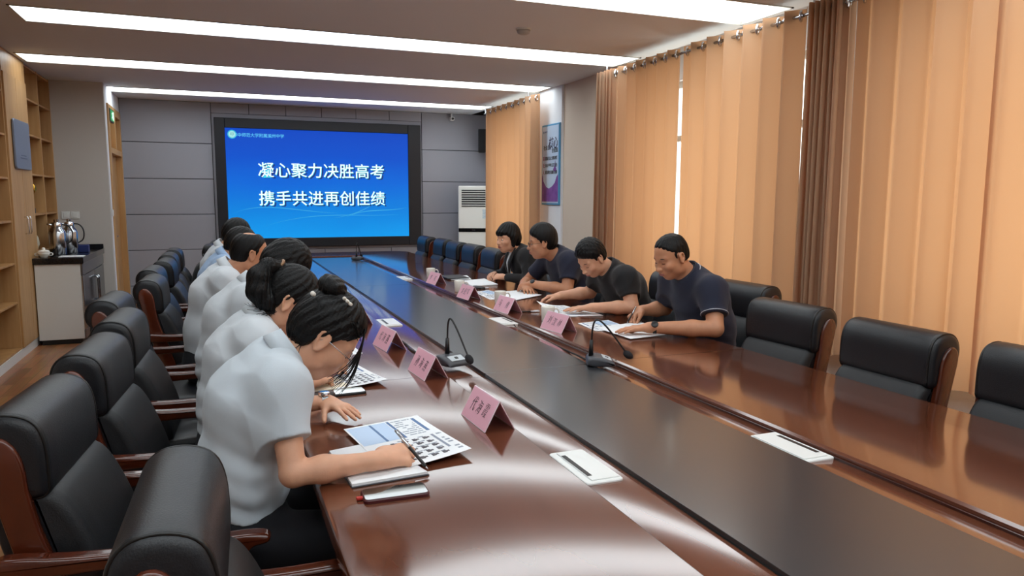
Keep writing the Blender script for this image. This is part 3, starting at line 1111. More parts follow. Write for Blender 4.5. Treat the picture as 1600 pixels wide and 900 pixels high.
ob('handle', bm, M_CERAMIC, t, smooth=True)
t = thing('paper_box', 'small dark blue box beside the thermos flasks', 'box', (-1.42, 9.33, .886))
ob('carton', bx(-.06, .06, -.05, .05, 0, .075, .004, 1), mat('blue_box', '1B2C66', .5), t)
ob('flap', bx(-.058, .058, -.048, .048, .075, .079, .001, 1), mat('blue_box2', '22377E', .5), t)
for k, y in enumerate((0,)):
    t = thing('wall_switch', 'white double switch panel on the wall above the flasks', 'switch', (-1.63, 10.028, 1.28))
    bm = bmesh.new()
    for x in (-.048, .048):
        box(bm, (x, -.005, 0), (.09, .010, .088), .004, 2)
    ob('plate', bm, M_WHITE, t)
    bm = bmesh.new()
    for x in (-.048, .048): box(bm, (x, -.012, 0), (.05, .006, .06), .003, 1)
    ob('rocker', bm, M_WHITE, t)
t = thing('wall_switch', 'single switch on the white wall by the door', 'switch', (-1.208, 10.17, 1.30))
ob('plate', bx(0, .009, -.043, .043, -.043, .043, .003, 1), M_WHITE, t)
ob('rocker', bx(.009, .014, -.02, .02, -.03, .03, .002, 1), M_WHITE, t)

# exit sign
t = thing('exit_sign', 'small green running man exit sign above the door', 'sign', (-1.21, 10.46, 2.49))
ob('case', bx(0, .03, -.17, .17, -.08, .08, .004, 1), M_GREY, t)
ob('light_panel', bx(.03, .033, -.15, .15, -.065, .065), mat('exit_green', '0A3A20', .4, emit='1FB765', estr=.55), t)
bm = bmesh.new()
for pts, r in (([(.035, -.02, .045), (.035, -.02, .046)], .012), ([(.035, -.01, .03), (.035, .01, -.005)], .011), ([(.035, .01, -.005), (.035, .035, -.02), (.035, .03, -.05)], .007), ([(.035, .01, -.005), (.035, -.015, -.025), (.035, -.045, -.03)], .007), ([(.035, -.01, .03), (.035, .025, .02)], .006), ([(.035, -.01, .03), (.035, -.04, .015)], .006)):
    tube(bm, pts, r, 8)
for (a, b_, c, d) in ((.07, .075, -.055, .05), (.12, .125, -.055, .05), (.07, .125, .045, .05)):
    box(bm, (.0345, (a + b_) / 2, (c + d) / 2), (.003, b_ - a, d - c))
ob('pictogram', bm, mat('exit_white', 'D8FFE8', .4, emit='D8FFE8', estr=.8), t)

# ------------------------------------------------------------------ air conditioner in the far right corner
AC = thing('air_conditioner', 'white floor-standing air conditioner in the corner beside the screen', 'air conditioner', (3.74, 11.02, 0), deg(-24))
ob('cabinet', bx(-.24, .24, -.17, .17, .02, 1.68, .018, 3), M_WHITE, AC)
ob('foot', bx(-.22, .22, -.15, .15, 0, .02), M_GREY, AC)
ob('grille_recess', bx(-.185, .185, -.176, -.16, 1.36, 1.62), mat('vent_dark', '303236', .5), AC)
bm = bmesh.new()
for k in range(7):
    z = 1.385 + k * .035
    box(bm, (0, -.178, z), (.37, .016, .010), .002, 1, Matrix.Identity(3))
ob('louvre', bm, M_WHITE, AC)
ob('control_band', bx(-.235, .235, -.176, -.165, .97, 1.03), mat('gloss_black', '0B0B0D', .1), AC)
text_mesh('band_mark', 'ooo', .03, M_STEEL, AC, (0, -.177, 1.003), (PI / 2, 0, 0))
bm = bmesh.new(); box(bm, (.165, -.1725, 1.25), (.05, .004, .14)); ob('energy_label', bm, mat('label_blue', 'A9C3D8', .6, col2='DDE9EE', vscale=40), AC)
ob('seam', bx(-.24, .24, -.173, -.16, .60, .604), M_GREY, AC)

t = thing('loudspeaker', 'black loudspeaker mounted high in the corner above the air conditioner', 'loudspeaker', (4.0, 11.28, 2.22), deg(-20))
ob('cabinet', bx(-.10, .10, -.11, .11, 0, .36, .012, 2), M_BLACK, t)
ob('grille', bx(-.09, .09, -.116, -.108, .012, .348, .004, 1), mat('speaker_cloth', '18181A', .9, bump=.4, bscale=400), t)
bm = bmesh.new(); tube(bm, [(0, .10, .18), (0, .16, .18)], .02, 10); ob('bracket', bm, M_BLACK, t)
t = thing('security_camera', 'small white security camera on the wall right of the screen', 'camera', (3.50, 11.40, 2.74))
bm = bmesh.new(); box(bm, (0, .03, 0), (.06, .11, .055), .008, 2); ob('body', bm, M_WHITE, t)
bm = bmesh.new(); tube(bm, [(0, -.024, 0), (0, -.034, 0)], .019, 16); ob('lens', bm, M_BLACK, t)
bm = bmesh.new(); tube(bm, [(0, .04, .02), (0, .04, .085)], .012, 10); ob('bracket', bm, M_WHITE, t)
t = thing('smoke_detector', 'flat grey round smoke detector on the ceiling', 'smoke detector', (2.305, 5.574, ZC))
bm = bmesh.new(); lathe(bm, [(0, 0), (.062, 0), (.062, -.012), (0, -.012)], 28); ob('base', bm, M_WHITE, t, auto=40)
bm = bmesh.new(); lathe(bm, [(0, -.012), (.055, -.012), (.048, -.035), (.025, -.045), (0, -.046)], 28); ob('housing', bm, mat('detector', 'B9B6B2', .5), t, smooth=True)

# poster on the white strip
PO = thing('wall_poster', 'tall narrow light blue poster in a blue frame on the white strip of wall', 'poster', (3.828, 8.33, 1.905), -PI / 2)
PO.scale = (.90, 1, 1)
ob('frame', bx(-.285, .285, -.018, 0, -.49, .49, .004, 1), mat('poster_frame', '4E9CCB', .35), PO)
ob('print', bx(-.262, .262, -.021, -.016, -.468, .468), mat('poster_print', 'C9DDF2', .5, col2='B4CDEA', vscale=2), PO)
M_PURP = mat('poster_purple', '6B3A8C', .6, col2='8A5AA8', vscale=9)
bm = bmesh.new()
top = [(-.262, -.17), (-.24, -.10), (-.215, -.20), (-.12, -.27), (-.03, -.29), (.08, -.26), (.16, -.22), (.21, -.15), (.262, -.12)]
vs = [bm.verts.new((x, -.0225, z)) for x, z in top] + [bm.verts.new((.262, -.0225, -.45)), bm.verts.new((-.262, -.0225, -.45))]
bm.faces.new(vs)
vs = [bm.verts.new((x, -.0225, z)) for x, z in ((.10, -.06), (.15, -.02), (.165, .06), (.185, -.03), (.21, -.06), (.17, -.10))]
bm.faces.new(vs)
ob('mountain_print', bm, M_PURP, PO)
text_mesh('poster_title', '核心', .15, mat('poster_dark', '2A2B55', .6), PO, (.09, -.0225, .25), (PI / 2, 0, 0), bold=.002, shear=.2)
text_mesh('poster_title', '社会主义', .062, M_PENINK, PO, (-.09, -.0225, .205), (PI / 2, 0, 0), bold=.001)
text_mesh('poster_title', '价值观', .062, M_PENINK, PO, (.15, -.0225, .165), (PI / 2, 0, 0), bold=.001)
for r_, (q, body) in enumerate((('国', '富强 民主 文明 和谐'), ('社', '自由 平等 公正 法治'), ('人', '爱国 敬业 诚信 友善'))):
    z = .075 - r_ * .085
    text_mesh('poster_lines', body, .047, M_PENINK, PO, (.035, -.0225, z), (PI / 2, 0, 0), bold=.001, space=.9)
    text_mesh('poster_lines', q, .055, mat('poster_red', '8C3B6A', .6), PO, (-.205, -.0225, z), (PI / 2, 0, 0), bold=.001)
bm = bmesh.new(); lathe(bm, [(0, 0), (.016, 0), (.016, .001), (0, .001)], 16)
o = ob('poster_emblem', bm, M_INKB, PO); o.rotation_euler = (PI / 2, 0, 0); o.location = (-.215, -.022, .40)
text_mesh('poster_title', '滨州中学', .025, M_INKB, PO, (-.14, -.0225, .40), (PI / 2, 0, 0))


# ------------------------------------------------------------------ things on the table
def nameplate(x, y, rz, body, lab, side=-1):
    """tent card; side: which way the written face looks (-1 = towards the left row)"""
    t = thing('name_plate', lab, 'name plate', (x, y, TZ + .0005), rz, 'pink folded name plates')
    W, D, H = .225, .052, .098
    bm = bmesh.new()
    for s in (-1, 1):
        a, b_ = Vector((s * D, 0, 0)), Vector((0, 0, H))
        nrm = Vector((s * H, 0, D)).normalized() * .0013
        vs = []
        for yy in (-W / 2, W / 2):
            vs.append([bm.verts.new(p + Vector((0, yy, 0))) for p in (a + nrm + Vector((0, 0, .0)), b_ + nrm, b_ - nrm, a - nrm + Vector((0, 0, .0013)))])
        for k in range(4):
            bm.faces.new((vs[0][k], vs[0][(k + 1) % 4], vs[1][(k + 1) % 4], vs[1][k]))
        bm.faces.new(vs[0]); bm.faces.new(vs[1])
    ob('acrylic_stand', bm, M_ACRYL, t)
    for s in (-1, 1):
        bm = bmesh.new()
        a, b_ = Vector((s * (D - .001), 0, .002)), Vector((s * .001, 0, H - .002))
        nrm = Vector((s * H, 0, D)).normalized()
        vs = [[bm.verts.new(p + nrm * q + Vector((0, yy, 0))) for p, q in ((a, .0016), (b_, .0016), (b_, -.0016), (a, -.0016))] for yy in (-W / 2 + .003, W / 2 - .003)]
        for k in range(4):
            bm.faces.new((vs[0][k], vs[0][(k + 1) % 4], vs[1][(k + 1) % 4], vs[1][k]))
        bm.faces.new(vs[0]); bm.faces.new(vs[1])
        ob('pink_card', bm, M_CARD, t)
    th = math.atan2(H, D)
    for s in (side,):
        n = Vector((s * H, 0, D)).normalized()
        c = Vector((s * D * .5, 0, H * .5)) + n * .0026
        # text plane: x axis along the plate, y axis up the slope
        xa = Vector((0, -s * -1, 0)) if False else Vector((0, s, 0))
        up = Vector((-s * D, 0, H)).normalized()
        Rm = Matrix((xa, up, n)).transposed().to_4x4()
        rnd = random.Random(body)
        nchar = len(body)
        for k, chx in enumerate(body):
            if chx == ' ': continue
            o = text_mesh('handwriting', chx, .042 * rnd.uniform(.92, 1.1), M_PENINK, t, bold=-.0006, extrude=.0002, shear=rnd.uniform(.1, .3))
            px = (k - (nchar - 1) / 2) * .052 + rnd.uniform(-.003, .003)
            o.matrix_local = Matrix.Translation(c) @ Rm @ Matrix.Translation((px, rnd.uniform(-.004, .004), 0)) @ Matrix.Rotation(rnd.uniform(-.12, .02), 4, 'Z') @ Matrix.Diagonal((.85, 1.25, 1, 1))
    return t


PG = 'pink folded name plates'
nameplate(.812, 2.268, deg(2), '代海霞', 'pink name plate nearest the camera, before the woman with the hair bun')
nameplate(.80, 2.99, deg(4), '孙海燕', 'pink name plate in front of the ponytailed woman, next to the near microphone')
nameplate(.77, 3.61, deg(6), '代海燕', 'pink name plate third on the left side, before the bowed man')
nameplate(.77, 4.42, 0, '张建国', 'pink name plate fourth on the left side, washed blue by the screen light')
nameplate(.77, 5.30, 0, '李文', 'pink name plate fifth on the left side, hidden behind the women')
nameplate(1.775, 3.75, deg(8), '刘汉林', 'pink name plate with three dark characters before the nearest man on the window side')
nameplate(1.755, 4.50, deg(5), '马 伟', 'pink name plate second on the window side, before the man in black')
nameplate(1.715, 5.20, deg(5), '吴纪军', 'pink name plate third on the window side, before the man with glasses')
nameplate(1.745, 6.20, deg(6), '李 红', 'lilac looking pink name plate farthest on the window side, before the woman')


def mug(x, y, rz, lab):
    t = thing('mug', lab, 'mug', (x, y, TZ), rz, 'white porcelain mugs on the window side')
    bm = bmesh.new()
    lathe(bm, [(0, 0), (.036, 0), (.039, .004), (.042, .088), (.041, .090), (.038, .088), (.035, .012), (0, .010)], 32)
    ob('cup', bm, M_CERAMIC, t, smooth=True)
    bm = bmesh.new()
    tube(bm, smooth_open([(.040, 0, .074), (.060, 0, .076), (.072, 0, .058), (.066, 0, .034), (.040, 0, .022)], 2), .005, 8)
    ob('handle', bm, M_CERAMIC, t, smooth=True)


mug(1.85, 4.06, deg(-10), 'white mug behind the name plate of the nearest man on the window side')
mug(1.84, 4.86, deg(-10), 'white mug behind the second name plate on the window side')
mug(1.77, 5.60, deg(-10), 'white mug behind the third name plate on the window side')
mug(1.83, 6.68, deg(-10), 'farthest white mug, behind the lilac looking name plate')


def microphone(x, y, rz, lab, z=TZ, back=0):
    t = thing('desk_microphone', lab, 'microphone', (x, y, z), rz, 'gooseneck desk microphones')
    prof = [(-.062, 0), (.062, 0), (.066, .012), (.050, .028), (.0, .042), (-.045, .046), (-.062, .030)]
    bm = bmesh.new()
    pillow(bm, smooth_closed(prof, 1), .125, .012, 3)
    b_ = ob('base', bm, M_GREY, t, auto=50)
    bm = bmesh.new()
    box(bm, (.022, 0, .0385), (.044, .075, .003), .001, 1, Matrix.Identity(3))
    o = ob('control_panel', bm, mat('panel_light', 'B9C2C8', .4), t); o.rotation_euler = (0, deg(19), 0); o.location = (-.004, 0, .005)
    bm = bmesh.new(); box(bm, (.022, 0, .0405), (.016, .016, .003), .001, 1)
    o = ob('button', bm, M_BLACK, t); o.rotation_euler = (0, deg(19), 0); o.location = (-.004, 0, .005)
    bm = bmesh.new()
    tube(bm, [(-.042, 0, .04), (-.040, 0, .115)], [.012, .008], 12)
    ob('neck_sleeve', bm, M_BLACK, t, smooth=True)
    bm = bmesh.new()
    tube(bm, smooth_open([(-.040, 0, .11), (-.036, 0, .18), (-.022, 0, .212), (.006, 0, .20), (.05, 0, .15), (.105, 0, .075), (.118, 0, .06)], 2), .0042, 10)
    ob('gooseneck', bm, M_BLACK, t, smooth=True)
    bm = bmesh.new()
    bmesh.ops.create_uvsphere(bm, u_segments=20, v_segments=12, radius=1)
    bmesh.ops.scale(bm, vec=(.017, .017, .026), verts=bm.verts)
    bmesh.ops.rotate(bm, cent=(0, 0, 0), matrix=Matrix.Rotation(deg(125), 3, 'Y'), verts=bm.verts)
    bmesh.ops.translate(bm, vec=(.128, 0, .046), verts=bm.verts)
    ob('foam_windscreen', bm, mat('foam', '222226', .95, bump=.5, bscale=600), t, smooth=True)


microphone(.955, 3.13, deg(-72), 'microphone on the left side beside the second name plate')
microphone(1.595, 2.92, deg(-22), 'microphone on the window side before the nearest man', z=TZ - .008)
microphone(1.55, 9.0, deg(60), 'farthest microphone, at the screen end of the black pad', z=TZ - .008)


def cable(name, lab, pts, r=.0035):
    bm = bmesh.new()
    tube(bm, smooth_open(pts, 3), r, 8)
    o = ob(name, bm, M_RUBBER, smooth=True)
    tag(o, lab, 'cable')


cable('cable', 'black microphone cable curling back from the left side microphone', [(.93, 3.19, .756), (.90, 3.30, .754), (.86, 3.40, .754), (.85, 3.52, .754), (.865, 3.62, .754), (.855, 3.80, .754), (.87, 3.95, .754)], .0045)
cable('cable', 'black microphone cable lying in the groove on the window side', [(1.555, 2.98, .756), (1.57, 3.1, .752), (1.62, 3.3, .727), (1.64, 3.7, .724), (1.62, 4.0, .724), (1.66, 4.15, .727)], .0045)
cable('cable', 'short black cable beside the farthest microphone', [(1.60, 8.93, .75), (1.66, 8.7, .752), (1.60, 8.55, .752), (1.53, 8.65, .75)], .004)


def sheet(name, lab, cat, corners, m, z=TZ + .0015, curl=None, group=None, printed=0, cols=None, thick=.0008):
    """quad of paper; corners in world xy (in order); curl = lift per corner"""
    c = [Vector(p) for p in corners]
    cen = sum(c, Vector((0, 0))) / 4
    cl = curl or (0, 0, 0, 0)
    root = thing(name, lab, cat, (cen.x, cen.y, z), 0, group)
    N = 10

    def P(u, v, dz=0.0):
        a = c[0] * (1 - u) * (1 - v) + c[1] * u * (1 - v) + c[2] * u * v + c[3] * (1 - u) * v
        h = cl[0] * ((1 - u) * (1 - v)) ** 2.2 + cl[1] * (u * (1 - v)) ** 2.2 + cl[2] * (u * v) ** 2.2 + cl[3] * ((1 - u) * v) ** 2.2
        return Vector((a.x - cen.x, a.y - cen.y, h + dz))
    bm = bmesh.new()
    g1 = [[bm.verts.new(P(i / N, j / N, thick)) for j in range(N + 1)] for i in range(N + 1)]
    g0 = [[bm.verts.new(P(i / N, j / N, 0)) for j in range(N + 1)] for i in range(N + 1)]
    for i in range(N):
        for j in range(N):
            bm.faces.new((g1[i][j], g1[i + 1][j], g1[i + 1][j + 1], g1[i][j + 1]))
            bm.faces.new((g0[i][j], g0[i][j + 1], g0[i + 1][j + 1], g0[i + 1][j]))
    for i in range(N):
        bm.faces.new((g0[i][0], g0[i + 1][0], g1[i + 1][0], g1[i][0]))
        bm.faces.new((g0[i + 1][N], g0[i][N], g1[i][N], g1[i + 1][N]))
        bm.faces.new((g0[0][i + 1], g0[0][i], g1[0][i], g1[0][i + 1]))
        bm.faces.new((g0[N][i], g0[N][i + 1], g1[N][i + 1], g1[N][i]))
    ob('page', bm, m, root)

    def q(bm, u0, u1, v0, v1, dz=.0004):
        n = 4
        for a in range(n):
            for b in range(n):
                ua, ub = u0 + (u1 - u0) * a / n, u0 + (u1 - u0) * (a + 1) / n
                va, vb = v0 + (v1 - v0) * b / n, v0 + (v1 - v0) * (b + 1) / n
                bm.faces.new([bm.verts.new(P(ua, va, thick + dz)), bm.verts.new(P(ub, va, thick + dz)), bm.verts.new(P(ub, vb, thick + dz)), bm.verts.new(P(ua, vb, thick + dz))])
    return root, q


def text_rows(root, q, u0, u1, v0, v1, n, m, fill=.45, seed=0, brk=.25):
    rnd = random.Random(seed)
    bm = bmesh.new()
    for k in range(n):
        va = v0 + (v1 - v0) * k / n
        vb = va + (v1 - v0) / n * fill
        u = u0
        while u < u1 - .01:
            w = min(u1 - u, rnd.uniform(.04, .12))
            if rnd.random() > brk: q(bm, u, u + w * .88, va, vb)
            u += w
    ob('printed_text', bm, m, root)


M_INKL = mat('light_print', '9AA3B0', .8)
M_TINT = mat('print_tint', 'BFD4EE', .8)
def prospectus(lab, c, z, seed, curl=(0, 0, .012, 0), group='printed sheets with portraits'):
    root, q = sheet('printed_sheet', lab, 'paper', c, M_PAPER, z=z, curl=curl, group=group)
    bm = bmesh.new()
    q(bm, .02, .30, .03, .46); q(bm, .33, .52, .03, .46)
    ob('tint_block', bm, M_TINT, root)
    for a_ in ((.30, .335, .03, .46), (.53, .565, .03, .46), (.86, .905, .05, .40)):
        bm = bmesh.new(); q(bm, *a_)
        ob('title_bar', bm, mat('bar_blue', '5F7CA6', .8), root)
    text_rows(root, q, .58, .84, .05, .46, 9, M_INKL, .4, seed)
    text_rows(root, q, .05, .28, .06, .44, 7, M_INKL, .35, seed + 1)
    text_rows(root, q, .90, .97, .5, .95, 8, M_INKL, .5, seed + 2)
    bm = bmesh.new(); q(bm, .83, .865, .5, .84)
    ob('title_bar', bm, mat('bar_grey', '8E96A6', .8), root)
    bm = bmesh.new()
    for i in range(4):
        for j in range(5):
            u, v = .30 + i * .135, .52 + j * .09
            q(bm, u, u + .05, v, v + .05)
            q(bm, u + .05, u + .085, v + .012, v + .038)
    ob('portrait_row', bm, mat('portrait_ink', '3A3A42', .8, col2='6E6A70', vscale=120), root)
    text_rows(root, q, .27, .80, .50, .96, 5, M_INKL, .2, seed + 3)
    return root


prospectus('large printed sheet with portraits under the hands of the woman with the hair bun', [(.342, 2.317), (.600, 2.382), (.656, 1.966), (.398, 1.90)], TZ + .012, 1)
prospectus('printed sheet with portraits in front of the ponytailed woman', [(.345, 3.20), (.545, 3.23), (.603, 2.878), (.40, 2.84)], TZ + .010, 5)
prospectus('printed sheet with dark pictures under the white page of the nearest man, window side', [(2.21, 3.95), (1.981, 3.91), (1.959, 3.64), (2.19, 3.62)], TZ + .001, 9, curl=(0, 0, 0, 0))
prospectus('printed sheet fanned out before the man with glasses', [(2.02, 5.60), (1.87, 5.53), (1.84, 5.07), (2.05, 5.10)], TZ + .001, 13, curl=(0, 0, 0, 0))
root, q = sheet('blank_sheet', 'blank white page under the left hand of the nearest man, window side', 'paper', [(2.36, 3.81), (2.003, 3.73), (2.013, 3.353), (2.27, 3.39)], M_PAPER, z=TZ + .0045)
root, q = sheet('printed_sheet', 'white sheet half lifted by the man in black', 'paper', [(2.22, 4.60), (2.0, 4.58), (2.0, 4.24), (2.23, 4.24)], M_PAPER, z=TZ + .004, curl=(0, .045, 0, 0))
text_rows(root, q, .1, .9, .1, .9, 12, M_INKL, .35, 3)
root, q = sheet('printed_sheet', 'blue striped sheet lying flat under the forearm of the man in black', 'paper', [(2.28, 4.40), (1.97, 4.42), (2.02, 4.16), (2.27, 4.12)], M_PAPER, z=TZ + .001)
bm = bmesh.new(); q(bm, .2, .8, .72, .78); ob('title_bar', bm, mat('bar_blue', '5F7CA6', .8), root)
root, q = sheet('blank_sheet', 'white page at the elbows of the man with glasses', 'paper', [(2.25, 5.50), (1.99, 5.42), (1.96, 4.93), (2.30, 5.16)], M_PAPER, z=TZ + .0035)
root, q = sheet('printed_sheet', 'stack of white pages in front of the woman in the blazer', 'paper', [(2.26, 6.38), (1.99, 6.27), (1.975, 5.86), (2.22, 5.92)], M_PAPER, z=TZ + .001, thick=.007)
root, q = sheet('printed_sheet', 'small white paper before the bowed man on the left side', 'paper', [(.40, 3.62), (.60, 3.74), (.618, 3.505), (.42, 3.45)], M_PAPER, z=TZ + .001)
text_rows(root, q, .1, .9, .1, .9, 10, M_INKL, .35, 6)
root, q = sheet('printed_sheet', 'white paper in front of the balding man', 'paper', [(.36, 4.60), (.60, 4.64), (.62, 4.30), (.38, 4.27)], M_PAPER, z=TZ + .001)
text_rows(root, q, .1, .9, .1, .9, 10, M_INKL, .35, 7)


def notebook(lab, c, pagecol, cover, z=TZ + .001, th=.009, spread=True):
    t = thing('notebook', lab, 'notebook', (0, 0, 0), 0)
    cc = [Vector(p) for p in c]
    cen = sum(cc, Vector((0, 0))) / 4
    t.location = (cen.x, cen.y, z)
    bm = bmesh.new()
    out = [((p - cen) * 1.03)[:] for p in cc]
    plate(bm, out, 0, .0025, .0005)
    ob('cover', bm, cover, t)
    bm = bmesh.new()
    a, b, d, e = [(p - cen) for p in cc]
    N = 12
    top = []
    for i in range(N + 1):
        u = i / N
        lift = th * (1 - .45 * math.exp(-((u - .5) / .06) ** 2)) * (.75 + .25 * math.sin(PI * u))
        row = []
        for v in (0, 1):
            P0 = (a * (1 - u) + e * u) if v == 0 else (b * (1 - u) + d * u)
            row.append((bm.verts.new((P0.x, P0.y, .0026)), bm.verts.new((P0.x, P0.y, .0026 + lift))))
        top.append(row)
    for r0, r1 in zip(top, top[1:]):
        bm.faces.new((r0[0][1], r1[0][1], r1[1][1], r0[1][1]))
        bm.faces.new((r0[0][0], r0[1][0], r1[1][0], r1[0][0]))
        bm.faces.new((r0[0][0], r1[0][0], r1[0][1], r0[0][1]))
        bm.faces.new((r0[1][0], r0[1][1], r1[1][1], r1[1][0]))
    for r in (top[0], top[-1]):
        bm.faces.new((r[0][0], r[0][1], r[1][1], r[1][0]))
    ob('pages', bm, pagecol, t, auto=40)
    return t


notebook('open white notebook under the writing hand of the woman with the hair bun', [(.272, 2.135), (.415, 2.17), (.498, 1.871), (.292, 1.854)], M_PAPER, M_GREY)
notebook('open cream notebook under the hand of the ponytailed woman', [(.27, 3.02), (.42, 3.04), (.455, 2.85), (.285, 2.84)], M_CREAM, M_BLACK)
t = notebook('dark folder with white pages before the woman in the blazer', [(2.20, 6.72), (1.98, 6.68), (1.95, 6.42), (2.13, 6.37)], M_PAPER, M_BLACK, th=.004)
bm = bmesh.new(); plate(bm, rrect(.20, .30, .01, 4), 0, .007, .002)
o = ob('tablet', bm, M_BLACK, auto=40); o.location = (2.03, 6.58, TZ + .0085); tag(o, 'flat dark tablet near the clasped hands of the woman in the blazer', 'tablet')


def phone(x, y, rz, lab, case, strap=None):
    t = thing('smartphone', lab, 'phone', (x, y, TZ + .0005), rz)
    bm = bmesh.new(); plate(bm, rrect(.166, .078, .012, 6), 0, .0095, .003); ob('case', bm, case, t, auto=40)
    bm = bmesh.new(); plate(bm, rrect(.157, .070, .009, 6), .0094, .0102); ob('screen_glass', bm, mat('phone_glass', '050607', .03, spec=.8), t)
    if strap:
        bm = bmesh.new(); box(bm, (-.090, -.006, .005), (.016, .013, .007), .002, 2)
        ob('strap_tab', bm, strap, t)
    return t


phone(.386, 1.772, deg(-2), 'smartphone in a dark red case at the table edge beside the white notebook', mat('case_red', '4A1A1E', .35), mat('tab_red', 'B02820', .5))
phone(.415, 2.80, deg(4), 'black smartphone next to the elbow of the ponytailed woman', M_BLACK)
# glasses case beside that phone
t = thing('glasses_case', 'dark glasses case lying beside the black smartphone', 'case', (.315, 2.765, TZ + .0005), deg(6))
bm = bmesh.new(); plate(bm, rrect(.13, .05, .018, 6), 0, .022, .008); ob('shell', bm, mat('case_brown', '2A1B18', .4), t, auto=50)
ob('hinge', bx(-.03, .03, .024, .028, .010, .016), M_STEEL, t)


def pen(lab, a, b, m=M_BLACK, r=.0048, clip=True):
    a, b = Vector(a), Vector(b)
    t = thing('pen', lab, 'pen', a[:])
    d = b - a
    L = d.length
    d.normalize()
    bm = bmesh.new(); tube(bm, [d * .012, d * .02, d * (L * .55)], [r * .7, r, r], 12); ob('grip', bm, m, t, smooth=True)
    bm = bmesh.new(); tube(bm, [d * (L * .55), d * (L * .97), d * L], [r, r * .95, r * .6], 12); ob('barrel', bm, M_STEEL if m is M_BLACK else m, t, smooth=True)
    bm = bmesh.new(); tube(bm, [Vector((0, 0, 0)), d * .013], [.0008, r * .65], 10); ob('tip', bm, M_STEEL, t, smooth=True)
    if clip:
        s = d.cross(Vector((0, 0, 1))).normalized().cross(d) * -1
        if s.z < 0: s = -s
        bm = bmesh.new(); tube(bm, [d * L * .95 + s * r, d * L * .95 + s * r * 1.9, d * L * .70 + s * r * 1.5], .0012, 6); ob('clip', bm, M_STEEL, t)
    return t


pen('black pen held by the woman with the hair bun', (.500, 1.872, .766), (.442, 2.012, .840))
pen('pen lying before the man in black beside the mug', (1.816, 4.432, .7555), (1.945, 4.395, .7555))
pen('pen lying near the name plate of the man with glasses', (1.917, 5.712, .7555), (2.06, 5.70, .7555))
pen('black pen held upright by the nearest man, window side', (2.235, 3.765, .762), (2.335, 3.83, .845))
t = thing('glass_case', 'dark glasses and pen pouch by the printed sheet of the woman in the blazer', 'pouch', (1.99, 5.76, TZ + .0005), deg(10))
bm = bmesh.new(); plate(bm, rrect(.05, .16, .018, 6), 0, .014, .005); ob('shell', bm, M_BLACK, t, auto=50)
ob('zip', bx(-.002, .002, -.07, .07, .0135, .0155), M_STEEL, t)

# bags
bg = thing('handbag', 'small black handbag with a shiny clasp on the chair behind the balding man', 'bag', (-.14, 5.24, .475), deg(15))
bm = bmesh.new(); pillow(bm, smooth_closed([(-.06, 0), (.07, 0), (.075, .09), (.05, .17), (-.04, .17), (-.065, .08)], 2), .26, .03, 3); ob('body', bm, M_LEATHER, bg, smooth=True)
bm = bmesh.new(); tube(bm, smooth_open([(0, -.10, .15), (0, -.08, .26), (0, .08, .26), (0, .10, .15)], 2), .008, 8); ob('strap', bm, M_PIPING, bg, smooth=True)
bm = bmesh.new(); box(bm, (.078, 0, .10), (.008, .03, .02), .002, 1); box(bm, (.05, -.132, .09), (.02, .006, .014), .001, 1); ob('clasp', bm, M_CHROME, bg)
bg = thing('backpack', 'large soft black bag on the chair at the screen end of the left row', 'bag', (-.16, 7.95, .475), deg(0))
bm = bmesh.new(); pillow(bm, smooth_closed([(-.12, 0), (.14, 0), (.17, .12), (.13, .33), (.02, .40), (-.09, .34), (-.13, .15)], 2), .40, .07, 4); ob('body', bm, M_BLACKCLOTH, bg, smooth=True)
bm = bmesh.new(); tube(bm, smooth_open([(0, -.06, .39), (0, -.05, .45), (0, .05, .45), (0, .06, .39)], 2), .009, 8); ob('grab_handle', bm, M_BLACKCLOTH, bg, smooth=True)
bm = bmesh.new(); pillow(bm, smooth_closed([(.14, .04), (.19, .05), (.20, .14), (.15, .20)], 1), .28, .02, 3); ob('front_pocket', bm, M_BLACKCLOTH, bg, smooth=True)
# ------------------------------------------------------------------ bodies: smooth blended volumes meshed once into one continuous surface
def V3(*a): return np.array(a, dtype=np.float64)


def nrm(v):
    v = np.asarray(v, float)
    return v / (np.linalg.norm(v) + 1e-12)


